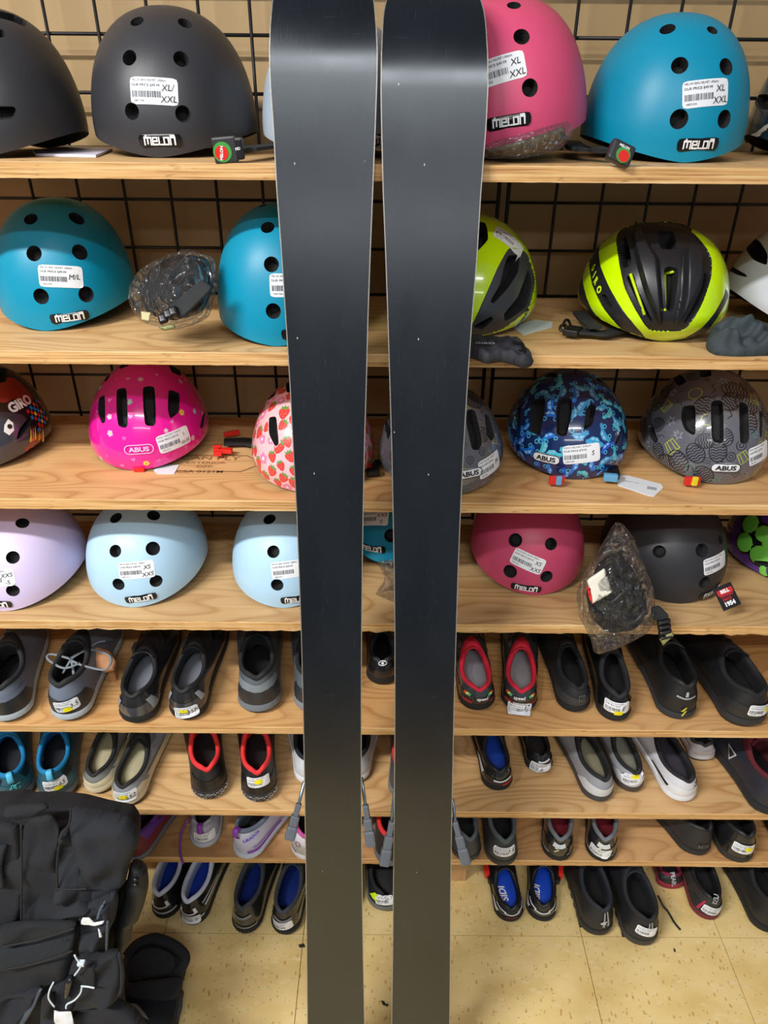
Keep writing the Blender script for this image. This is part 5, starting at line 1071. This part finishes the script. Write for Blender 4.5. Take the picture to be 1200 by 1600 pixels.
# shoes on the floor
blu = (20, 60, 170)
ud = [(-.55, .55, .05, .13, (190, 194, 200)), (-.4, -.28, .35, .6, (226, 228, 232)), (.28, .4, .35, .6, (226, 228, 232)), (-.3, .3, .33, .39, (226, 228, 232))]
shoe('H', (255, 1438), (246, 1390), (261, 1350), 47, 'black floor shoe with white collar and blue insole, leftmost on the floor', up=(30, 31, 34), col=(206, 214, 232), ins=blu, g=.6, stripes=ud, text_=[('DUO', 259, 1380, 65, .012, W_)])
shoe('H', (298, 1448), (294, 1401), (316, 1350), 47, 'black floor shoe with white collar, blue insole and sticker, second on the floor', up=(30, 31, 34), col=(206, 214, 232), ins=blu, g=.6, stripes=ud + [(.7, 1.5, .3, .4, W_), (.7, 1.5, .5, .56, W_)], sticker=[(297, 1436, -2, ('2',), None)])
shoe('H', (381, 1461), (375, 1412), (394, 1355), 50, 'grey-collared black floor shoe with dim blue insole, no sticker', up=(34, 35, 38), col=(58, 62, 70), ins=(16, 46, 130), g=.6, stripes=[(-.5, .5, .05, .12, (120, 122, 126)), (-.45, .45, .5, .6, (120, 124, 130))], text_=[('DUO', 389, 1400, 70, .010, (170, 180, 200))])
shoe('H', (443, 1463), (438, 1418), (455, 1355), 50, 'grey-collared black floor shoe with sticker beside the left ski', up=(34, 35, 38), col=(58, 62, 70), ins=(16, 46, 130), g=.6, stripes=[(-.45, .45, .5, .6, (120, 124, 130)), (.7, 1.6, .3, .42, (130, 132, 136))], sticker=[(441, 1447, 8, None, None)])
shoe('H', (541, 1430), (541, 1388), (542, 1356), 46, 'dark floor shoe almost hidden behind the left ski', up=(28, 30, 36), col=(30, 32, 40), close='lace')
shoe('H', (606, 1426), (606, 1392), (602, 1356), 62, 'black floor shoe with neon yellow heel flash between the skis', up=(30, 32, 36), col=(26, 28, 36), mid=(110, 112, 108), close='lace', stripes=[(-.7, .7, .34, .74, (206, 240, 30))], sticker=[(603, 1406, 0, None, None)], notch=.016)
sd_st = [(-.35, .35, .40, .52, (206, 210, 214)), (-1.0, -.55, .05, .35, (206, 208, 210)), (.55, 1.0, .05, .35, (206, 208, 210)), (-.9, -.3, .52, .6, W_), (.3, .9, .52, .6, W_)]
for hl, cp, dp, lb, ex, lx, ly in (((798, 1443), (795, 1414), (784, 1364), 'white, red and black race shoe with bright blue insole, left one of the floor pair', [(-.2, .2, .0, .1, (214, 40, 34))], 786, 1396), ((844, 1442), (846, 1409), (847, 1360), 'white and black race shoe with bright blue insole, right one of the floor pair', [], 838, 1393)):
    s_ = shoe('H', hl, cp, dp, 48, lb, up=(32, 33, 36), col=(24, 25, 28), ins=(16, 72, 200), g=.7, stripes=sd_st + ex, L0=.25)
    for q in range(1):
        tx = text('SIDI', .016, .03, shear=.2); c = atz(lx, ly, .034); a = R(100 if lx < 800 else 80); V2 = tx[0] @ np.array([[math.cos(a), math.sin(a)], [-math.sin(a), math.cos(a)]])
        addw('insole_lettering', np.column_stack([V2[:, 0] + c[0], V2[:, 1] + c[1], np.full(len(V2), .0345)]), tx[1], LOGOW, s_['root'], smooth=False)
    sx = -1 if lx < 800 else 1; p = s_['S'](np.array([math.pi / 2 + .35 if sx > 0 else 1.5 * math.pi - .35]), np.array([.7]))[0]
    V_, F_ = box_vf(p + np.array([sx * .010, 0, .002]), (.012, .026, .022), .004); add('ratchet_lever', V_, F_, RED, s_['root'], smooth=False); V_, F_ = box_vf(p + np.array([sx * .003, 0, -.004]), (.014, .05, .016), .004); add('ratchet_base', V_, F_, BLK, s_['root'], smooth=False)
foot_ = stroke([[(-.5, -.1), (-.1, .2), (.3, .1), (.5, .3)], [(-.3, -.3), (.3, -.3)]], .2)
shoe('H', (935, 1465), (944, 1400), (927, 1348), 56, 'tall black trail shoe without sticker, front of the floor row', up=(28, 29, 33), col=(30, 34, 42), mid=(34, 34, 36), close='lace', lugs=True, stripes=[(.02, .09, .2, .9, (150, 152, 156)), (.18, .25, .2, .9, (150, 152, 156))], text_=[(foot_, 943, 1441, 0, .012, W_)], soleh=.026)
t10 = shoe('H', (1004, 1481), (1012, 1412), (992, 1356), 60, 'tall black trail shoe with sticker, standing farthest out on the floor', up=(28, 29, 33), col=(26, 28, 34), mid=(54, 52, 48), close='lace', lugs=True, stripes=[(-.02, .05, .35, .9, (150, 152, 156)), (.12, .19, .35, .9, (150, 152, 156))], sticker=[(1011, 1456, -12, None, None)], soleh=.026)
V_, F_ = tube(curve([atz(1028, 1400, .06), atz(1036, 1415, .03), atz(1044, 1425, .004), atz(1054, 1442, .003), atz(1063, 1453, .003)], 6), .0022, 6); addw('loose_lace', V_, F_, cl(K1), t10['root'])
shoe('H', (1046, 1391), (1049, 1364), (1044, 1345), 40, 'black shoe with crimson edging pushed back under the lowest shelf', up=(34, 34, 36), col=(120, 24, 54), out=(150, 40, 60), text_=[('PEARL', 1052, 1374, -80, .010, (170, 172, 176))], L0=.11, notch=0)
shoe('H', (1106, 1440), (1116, 1399), (1100, 1355), 48, 'black shoe with crimson heel line and sticker, right side of the floor', up=(50, 48, 46), col=(26, 27, 30), out=(110, 40, 46), hc=(36, 36, 38), stripes=[(-.5, -.42, .1, .7, (180, 40, 80))], sticker=[(1115, 1424, -12, None, None)], text_=[('IZU', 1118, 1405, 75, .010, (160, 162, 166))])
shoe('H', (1208, 1462), (1214, 1405), (1184, 1350), 60, 'plain black shoe cut off by the right photo edge on the floor', up=(28, 29, 31), col=(22, 23, 26), close='lace', soleh=.026)

# ------------------------------------------------------------------ skis leaning on the top shelf
BASE = ski_base_mat(); EDGE = mat('ski_edge_steel', (150, 146, 138), .4, metal=.5, var=.5, vscale=400); TOPS = mat('ski_topsheet', (40, 44, 60), .3, coat=.5); SIDE = mat('ski_sidewall', (22, 22, 24), .5)
tabL = np.array([(-80, 440, 572), (-40, 430, 580), (0, 425, 585), (40, 421.5, 588.5), (85, 420, 590.5), (130, 421.5, 589.5), (200, 426.5, 587), (300, 432, 583), (400, 439.5, 579), (500, 446, 575.5), (600, 452.5, 573), (700, 457.5, 570), (800, 463, 568), (900, 467, 566.5), (1000, 470.5, 565.5), (1100, 473, 565), (1200, 475, 565), (1300, 476.5, 565.5), (1400, 478, 566.5), (1500, 479, 568), (1600, 480, 570), (1800, 481, 575)])
tabR = np.array([(-80, 612, 742), (-40, 604, 750), (0, 600, 755.5), (40, 597, 760), (90, 595, 763), (140, 594.5, 763), (200, 595.5, 760), (300, 598, 752), (400, 602, 746), (500, 605.5, 738), (600, 608.5, 731), (700, 611.5, 725), (800, 613.5, 720), (900, 615.5, 716), (1000, 616.5, 713), (1100, 616.5, 710), (1200, 616, 708), (1300, 615, 706), (1400, 614, 704.5), (1500, 613, 704), (1600, 611.5, 703), (1800, 609, 702)])
def ski(tab, bend_px, tail_y, label, brakes, dy):
    ytop = -.0145 + dy; yt = tail_y; zc = ST['A'] - .002; tau = math.atan2(ytop - yt, zc); d = np.array([0, math.sin(tau), math.cos(tau)])
    # arc length where the shovel starts to bend, from the photo's highlight
    n0 = np.array([0, -math.cos(tau), math.sin(tau)]); pb = on_plane((tab[4][1] + tab[4][2]) / 2, bend_px, (0, yt, 0), n0); sb = np.linalg.norm(pb[1:] - np.array([yt, 0]))
    pts = []; s = 0; y, z, th = yt, .0, tau; ds = .012; prof = []
    stot = sb + .16
    while s < stot:
        prof.append((y, z, th, s)); 
        if s > sb: th = tau + min(1.25, ((s - sb) / .13) ** 1.15 * .85)
        y += math.sin(th) * ds; z += math.cos(th) * ds; s += ds
    V = []; n = len(prof); Xc = None; secs = []
    for (y, z, th, s) in prof:
        nn = np.array([0, -math.cos(th), math.sin(th)]); p0_ = np.array([0, y, z]); cm = 0.0
        qy = proj((0, y, z))[0][0][1]
        def solve(col, x):
            for _ in range(4):
                q, zz = proj((x, y, z)); x += (np.interp(q[0][1], tab[:, 0], tab[:, col]) - q[0][0]) * zz[0] / F
            return x
        a = solve(1, 0.0); b_ = solve(2, 0.0)
        rem = stot - s
        if rem < .085: c = (a + b_) / 2; k = math.sqrt(max(.0, 1 - (1 - rem / .085) ** 2)); k = max(k, .12); a = c + (a - c) * k; b_ = c + (b_ - c) * k
        if s < .02: c = (a + b_) / 2; k = .86 + .14 * s / .02; a = c + (a - c) * k; b_ = c + (b_ - c) * k
        tk = .009 + .006 * math.exp(-((s - .75) / .35) ** 2) - (.004 if s > sb else 0)
        secs.append((a, b_, p0_, nn, tk, s))
    cx = (secs[0][0] + secs[0][1]) / 2; root = rthing('ski', T(cx, yt, 0), label, 'ski')
    def loft(fn, name, m, cap=True, smooth=False, sharp=None):
        V = []; Fc = []; k = None
        for sc_ in secs: r_ = fn(sc_); k = len(r_); V += r_
        for i in range(len(secs) - 1):
            for j in range(k): Fc.append([i * k + j, i * k + (j + 1) % k, (i + 1) * k + (j + 1) % k, (i + 1) * k + j])
        Fc += [list(range(k))[::-1], [len(V) - k + j for j in range(k)]]
        return addw(name, V, Fc, m, root, smooth=smooth, sharp=sharp)
    X = np.array([1.0, 0, 0])
    def rect(sc_, x0_, x1_, o0, o1): a, b_, p, nn, tk, s = sc_; return [X * x0_ + p + nn * o0, X * x1_ + p + nn * o0, X * x1_ + p + nn * o1, X * x0_ + p + nn * o1]
    e = .0012
    loft(lambda c: rect(c, c[0] + e, c[1] - e, 0, -.0018), 'base', BASE, smooth=True, sharp=40)
    loft(lambda c: rect(c, c[0], c[0] + e, .0002, -.0019), 'metal_edge', EDGE); loft(lambda c: rect(c, c[1] - e, c[1], .0002, -.0019), 'metal_edge', EDGE)
    loft(lambda c: [X * (c[0] + .0005) + c[2] - c[3] * .0019, X * (c[1] - .0005) + c[2] - c[3] * .0019, X * (c[1] - .003) + c[2] - c[3] * c[4], X * (c[0] + .003) + c[2] - c[3] * c[4]], 'topsheet', TOPS)
    # bindings on the far side
    def at_s(s_): return min(secs, key=lambda c: abs(c[5] - s_))
    for nm, s_, dims in (('toe_binding', .98, (.062, .085, .036)), ('heel_binding', .64, (.060, .12, .040)), ('binding_plate', .80, (.062, .34, .006))):
        a, b_, p, nn, tk, _ = at_s(s_); tdir = d; c = X * (a + b_) / 2 + p - nn * (tk + dims[2] / 2 + (.006 if nm != 'binding_plate' else 0)); V, Fc = box_vf(c, dims, .008 if nm != 'binding_plate' else .001, ax=(X, tdir, nn)); addw(nm, V, Fc, BLK if nm != 'binding_plate' else SIDE, root, smooth=False)
    a, b_, p, nn, tk, _ = at_s(.64)
    ROD = mat('brake_rod', (150, 170, 184), .3, metal=.9); PAD_ = mat('brake_pad_plastic', (84, 88, 94), .5)
    for (x0_, y0_), (x1_, y1_), (x2_, y2_), thin in brakes:
        P1 = on_plane(x0_, y0_, p - nn * .030, nn); P2 = on_plane(x1_, y1_, p - nn * .004, nn); P3 = on_plane(x2_, y2_, p + nn * .012, nn)
        Pm = P1 + (P2 - P1) * .5
        sgn = -1 if x0_ < (tab[14][1] + tab[14][2]) / 2 else 1
        Ps = X * ((a + b_) / 2) + p - nn * .032 + X * sgn * .028 + d * 0.03
        arm = addw('brake_arm', *tube([Ps, P1, P2], .0026, 8), ROD, root)
        dd = (P3 - P2); Ln = np.linalg.norm(dd); dd /= Ln; side = np.cross(dd, nn); side /= np.linalg.norm(side); nz = np.cross(side, dd)
        parts = [box_vf(P2 + dd * Ln * .16, (.009, Ln * .34, .009), .002, ax=(side, dd, nz)), box_vf(P2 + dd * Ln * .46, (.014, Ln * .30, .012), .003, ax=(side, dd, nz)), box_vf(P2 + dd * Ln * .80, (.017, Ln * .40, .013), .004, ax=(side, dd, nz))]
        V, Fc, _ = join(parts); pad = addw('brake_pad', V, Fc, PAD_, root, parent=arm, smooth=False); pad.matrix_parent_inverse = Matrix.Identity(4)
        for q in (.3, .6): V, Fc = tube([P2 + dd * Ln * q - side * .008 + nz * .007, P2 + dd * Ln * q + side * .008 + nz * .007], .0012, 6)
    return root
ski(tabL, 112, -.345, 'left ski of the pair, black scuffed base facing out, covering part of the strawberry helmet', [((475, 1222), (467, 1256), (452, 1312), 0), ((565, 1215), (571, 1258), (580, 1322), 1)], 0)
ski(tabR, 140, -.345, 'right ski of the pair, black scuffed base facing out, beside the rose helmet', [((616, 1238), (612, 1284), (600, 1352), 0), ((708, 1252), (711, 1284), (729, 1350), 1)], 0)

# ------------------------------------------------------------------ black backpack in the lower left
k_ = .2583; zp = lambda *p: Z(p, 0, 1240, k_)
BY = -.26; bn = (0, -.96, .28); P_ = lambda o, z=0: np.array([0, BY - o, .40 + z])
root = rthing('backpack', T(-.42, BY, 0), 'black fabric backpack with open flaps and straps standing in the lower left corner', 'backpack')
F1_ = mat('pack_fabric', (20, 21, 26), .9, bump=.5, bscale=420, var=.18); F2_ = mat('pack_fabric_light', (24, 26, 32), .9, bump=.5, bscale=420, var=.2); F3_ = mat('pack_mesh', (19, 20, 23), .9, bump=.9, bscale=600, var=.2); VEL = mat('velcro', (28, 33, 39), .95, bump=1.0, bscale=900)
pillow(root, 'main_body', zp((-460, 90), (-100, 60), (60, 45), (110, 65), (270, 60), (430, 75), (600, 120), (775, 150), (830, 230), (835, 310), (780, 430), (760, 540), (700, 600), (640, 780), (640, 1000), (720, 1200), (760, 1560), (740, 1915), (-460, 1915)), P_(0), bn, .085, F1_, wr=.009, fq=.3, res=90, soft=.8)
pillow(root, 'shoulder_flap', zp((425, 80), (600, 118), (780, 148), (842, 250), (836, 310), (775, 425), (765, 540), (560, 655), (528, 560), (470, 380), (420, 220)), P_(.062, 0), bn, .030, F2_, wr=.013, fq=.4, res=64, seed=3, soft=1.6)
pillow(root, 'front_panel', zp((-420, 150), (-10, 165), (128, 180), (132, 480), (130, 790), (-420, 800)), P_(.080), bn, .005, F1_, wr=.005, fq=.3, res=60, seed=1)
pillow(root, 'front_panel', zp((134, 165), (300, 120), (360, 190), (345, 400), (342, 590), (300, 760), (134, 790)), P_(.079), bn, .006, F1_, wr=.008, fq=.4, res=60, seed=5, label='narrow folded front panel')
pillow(root, 'side_panel', zp((360, 230), (420, 190), (470, 300), (525, 560), (540, 600), (480, 680), (350, 640), (346, 420)), P_(.076), bn, .009, F2_, wr=.013, fq=.5, res=60, seed=2)
pillow(root, 'collar_roll', zp((40, 75), (110, 62), (270, 60), (300, 85), (220, 130), (120, 155), (40, 140), (20, 110)), P_(.074), bn, .010, F1_, wr=.003, fq=.5, res=50, seed=7, soft=2)
pillow(root, 'velcro_patch', zp((-60, 310), (46, 308), (20, 400), (14, 470), (32, 568), (-60, 565)), P_(.095), bn, .004, VEL, wr=.0004, rnd=0, res=30)
pillow(root, 'lower_pocket', zp((-440, 820), (0, 800), (200, 790), (360, 775), (470, 790), (486, 820), (450, 960), (436, 1100), (250, 1160), (0, 1220), (-440, 1260)), P_(.092), bn, .018, F3_, wr=.008, fq=.35, res=80, seed=9)
pillow(root, 'velcro_band', zp((-440, 960), (0, 930), (240, 880), (450, 815), (458, 850), (440, 950), (240, 1020), (0, 1075), (-440, 1110)), P_(.106), bn, .006, VEL, wr=.001, fq=.3, res=70, seed=4)
for pl in (((128, 185), (131, 480), (128, 790)), ((350, 640), (345, 420), (372, 260), (420, 175), (428, 80)), ((348, 575), (430, 580), (525, 575)), ((0, 1072), (240, 1020), (438, 952)), ((0, 930), (240, 880), (450, 815))):
    V, Fc = tube(curve([on_plane(*q, P_(.098 if pl[0][0] > 100 else .124), bn) for q in zp(*pl)], 6), .0016, 6); addw('seam_piping', V, Fc, mat('seam_thread', (18, 19, 22), .8), root)
pillow(root, 'padded_strap', zp((790, 408), (850, 420), (890, 460), (900, 560), (870, 680), (832, 778), (810, 775), (790, 890), (745, 970), (690, 945), (700, 800), (740, 680), (765, 540)), P_(.035), bn, .018, mat('strap_foam', (20, 21, 24), .6, bump=.3), wr=.002, fq=.5, res=60)
pillow(root, 'gap_shade_cloth', zp((700, 570), (775, 530), (800, 620), (770, 760), (745, 940), (640, 970), (560, 960), (560, 700)), P_(.0), bn, .03, mat('gap_shade_black', (12, 12, 15), .95), wr=.006, fq=.6, res=50, seed=31)  # near-black cloth added behind the gap, its colour standing in for shade
pillow(root, 'webbing_strap', zp((640, 770), (662, 765), (656, 860), (652, 950), (636, 950)), P_(.112), bn, .003, mat('strap_grey', (58, 66, 76), .6), wr=0, rnd=1, res=30)
pillow(root, 'fabric_fold', zp((285, 760), (370, 690), (480, 640), (560, 690), (540, 720), (430, 740), (330, 780)), P_(.088), bn, .018, F2_, wr=.008, fq=.6, res=50, seed=33, soft=1.4)
pillow(root, 'fabric_fold', zp((0, 790), (150, 775), (330, 770), (470, 780), (440, 840), (240, 875), (0, 925)), P_(.108), bn, .012, F3_, wr=.006, fq=.5, res=60, seed=35, soft=1.6)
pillow(root, 'lower_flap', zp((-60, 1230), (120, 1200), (250, 1165), (240, 1250), (150, 1380), (60, 1480), (-60, 1500)), P_(.112), bn, .014, F1_, wr=.010, fq=.6, res=60, seed=37, soft=1.4)
pillow(root, 'lower_flap', zp((255, 1230), (300, 1200), (330, 1240), (310, 1330), (270, 1360), (250, 1300)), P_(.128), bn, .010, F3_, wr=.004, fq=.9, res=40, seed=39)
for y in (520, 552): V, Fc = tube([on_plane(820 * k_, 1240 + y * k_, P_(.050), bn), on_plane(820 * k_, 1240 + y * k_, P_(.060), bn)], .004, 12); addw('snap_button', V, Fc, BLK, root)
pillow(root, 'side_pocket', zp((470, 690), (560, 650), (700, 588), (716, 640), (700, 750), (660, 830), (645, 950), (510, 965), (480, 900), (490, 800)), P_(.085), bn, .014, F2_, wr=.012, fq=.7, res=60, seed=11)
WT = mat('white_label', (206, 206, 206), .6)
pillow(root, 'care_label', zp((490, 770), (500, 750), (540, 750), (570, 780), (630, 768), (628, 786), (575, 800), (520, 795), (490, 790)), P_(.112), bn, .002, WT, wr=.001, rnd=0, res=24)
pillow(root, 'care_label', zp((592, 815), (606, 825), (620, 868), (600, 870)), P_(.112), bn, .002, WT, wr=.001, rnd=0, res=14)
pillow(root, 'webbing_strap', zp((580, 760), (600, 690), (640, 640), (632, 670), (600, 760)), P_(.105), bn, .003, mat('strap_slate', (70, 84, 96), .6), wr=.0, rnd=1, res=20)
pillow(root, 'belt_strap', zp((440, 1000), (560, 975), (720, 950), (742, 1050), (745, 1200), (700, 1240), (520, 1295), (380, 1290), (400, 1150)), P_(.105), bn, .016, F1_, wr=.007, fq=.6, res=60, seed=13)
pillow(root, 'belt_pad', zp((510, 1040), (580, 1030), (580, 1180), (500, 1175)), P_(.122), bn, .004, F3_, wr=.001, rnd=0, res=24)
pillow(root, 'belt_edge', zp((708, 960), (735, 955), (760, 1100), (740, 1210), (705, 1235), (725, 1180), (728, 1060)), P_(.118), bn, .006, F2_, wr=.001, res=40)
pillow(root, 'lower_strap', zp((300, 1180), (430, 1110), (470, 1240), (420, 1400), (330, 1500), (250, 1480), (250, 1280)), P_(.108), bn, .016, F2_, wr=.005, fq=.5, res=50, seed=15)
pillow(root, 'webbing_strap', zp((235, 1175), (262, 1180), (215, 1290), (120, 1440), (80, 1440), (150, 1320), (190, 1290)), P_(.125), bn, .004, mat('strap_grey', (58, 66, 76), .6), wr=.001, rnd=1, res=40)
pillow(root, 'lower_strap', zp((440, 1300), (700, 1250), (830, 1330), (900, 1440), (860, 1560), (420, 1560)), P_(.10), bn, .016, F1_, wr=.004, fq=.5, res=50, seed=17)
pillow(root, 'buckle', zp((395, 1110), (440, 1100), (448, 1130), (420, 1230), (385, 1225)), P_(.130), bn, .007, mat('black_gloss_plastic', (24, 26, 30), .2), wr=0, res=24)
ZT = mat('zip_tie', (190, 200, 206), .35)
for pl in (((450, 975), (470, 1010), (490, 1030), (480, 1060), (450, 1100)), ((495, 1175), (485, 1210), (450, 1250), (405, 1275), (400, 1300)), ((325, 1140), (300, 1190), (295, 1240), (330, 1290)), ((490, 1165), (530, 1168), (572, 1176))):
    V, Fc = tube(curve([on_plane(*q, P_(.135), bn) for q in zp(*pl)], 5), .0014, 6); addw('zip_tie', V, Fc, ZT, root)
V, Fc = box_vf(on_plane(127, 1505, P_(.135), bn), (.010, .008, .006), .001); addw('zip_tie_head', V, Fc, ZT, root, smooth=False)
pillow(root, 'paper_tag', zp((326, 1310), (360, 1320), (430, 1318), (455, 1420), (345, 1420), (330, 1370)), P_(.132), bn, .002, WT, wr=.002, rnd=0, res=24)
# hood-like pocket lying open on the floor at the right of the pack
fz = (0, 0, .045); fnrm = (0, -.35, .94)
pillow(root, 'hood_pocket', zp((745, 1000), (800, 910), (870, 868), (950, 858), (1080, 920), (1142, 985), (1122, 1085), (1095, 1180), (1085, 1290), (1050, 1400), (1000, 1520), (730, 1520), (735, 1200)), (0, -.16, .05), fnrm, .035, F2_, wr=.007, fq=.6, res=70, seed=19)
V, Fc = tube(curve([on_plane(*q, (0, -.18, .085), fnrm) for q in zp((760, 985), (815, 920), (880, 885), (950, 876), (1050, 915), (1118, 980), (1105, 1040), (1060, 1100))], 6), .010, 8, flat=.7); addw('hood_rim', V, Fc, F1_, root)
pillow(root, 'hood_lining', zp((770, 1080), (800, 980), (870, 930), (960, 925), (1060, 975), (1060, 1080), (960, 1120), (770, 1150)), (0, -.18, .082), fnrm, .006, mat('lining_dark', (22, 23, 30), .9), wr=.003, fq=.6, res=50, seed=21)
pillow(root, 'hood_strap', zp((745, 1155), (900, 1125), (1110, 1100), (1100, 1180), (1060, 1245), (980, 1255), (740, 1235)), (0, -.19, .092), fnrm, .008, F2_, wr=.002, fq=.5, res=60, seed=23)
V, Fc = tube(curve([on_plane(*q, (0, -.18, .05), fnrm) for q in zp((1085, 1200), (1082, 1300), (1045, 1400), (1010, 1480))], 6), .006, 8); addw('hood_binding', V, Fc, mat('binding_tape', (40, 46, 56), .5), root)
pillow(root, 'grey_label', zp((765, 1265), (830, 1270), (880, 1330), (905, 1370), (850, 1350), (790, 1310)), (0, -.19, .10), fnrm, .002, mat('grey_label', (112, 112, 108), .7), wr=.001, rnd=1, res=24)
hp = atz(225, 1545, .045); bp_ = on_plane(175, 1640, P_(0), bn)
strip(root, 'hood_base', [tuple(hp), tuple((hp + bp_) / 2 * [1, 1, 0] + [0, 0, .035]), tuple(bp_ * [1, 1, 0] + [0, 0, .05])], 0, .15, .05, F1_)
# litter on the floor tiles
for i, (poly, lb) in enumerate((([(595, 1563), (600, 1564), (602, 1568), (608, 1569), (605, 1573), (598, 1570)], 'dark leaf scrap on the floor between the skis'), ([(466, 1476), (475, 1474), (477, 1480), (468, 1481)], 'dark crumb on the floor left of the left ski'), ([(1052, 1481), (1055, 1483), (1056, 1488), (1053, 1487)], 'black speck on the floor below the rightmost shoes'))):
    P = [atz(x, y, 0) for x, y in poly]; r_ = rthing('debris', T(*np.mean(P, 0)), lb, 'debris'); pillow(r_, 'scrap', poly, (0, 0, .0012), (0, 0, 1), .0012, mat('debris_dark', (40, 36, 30), .9), wr=0, rnd=0, res=12)
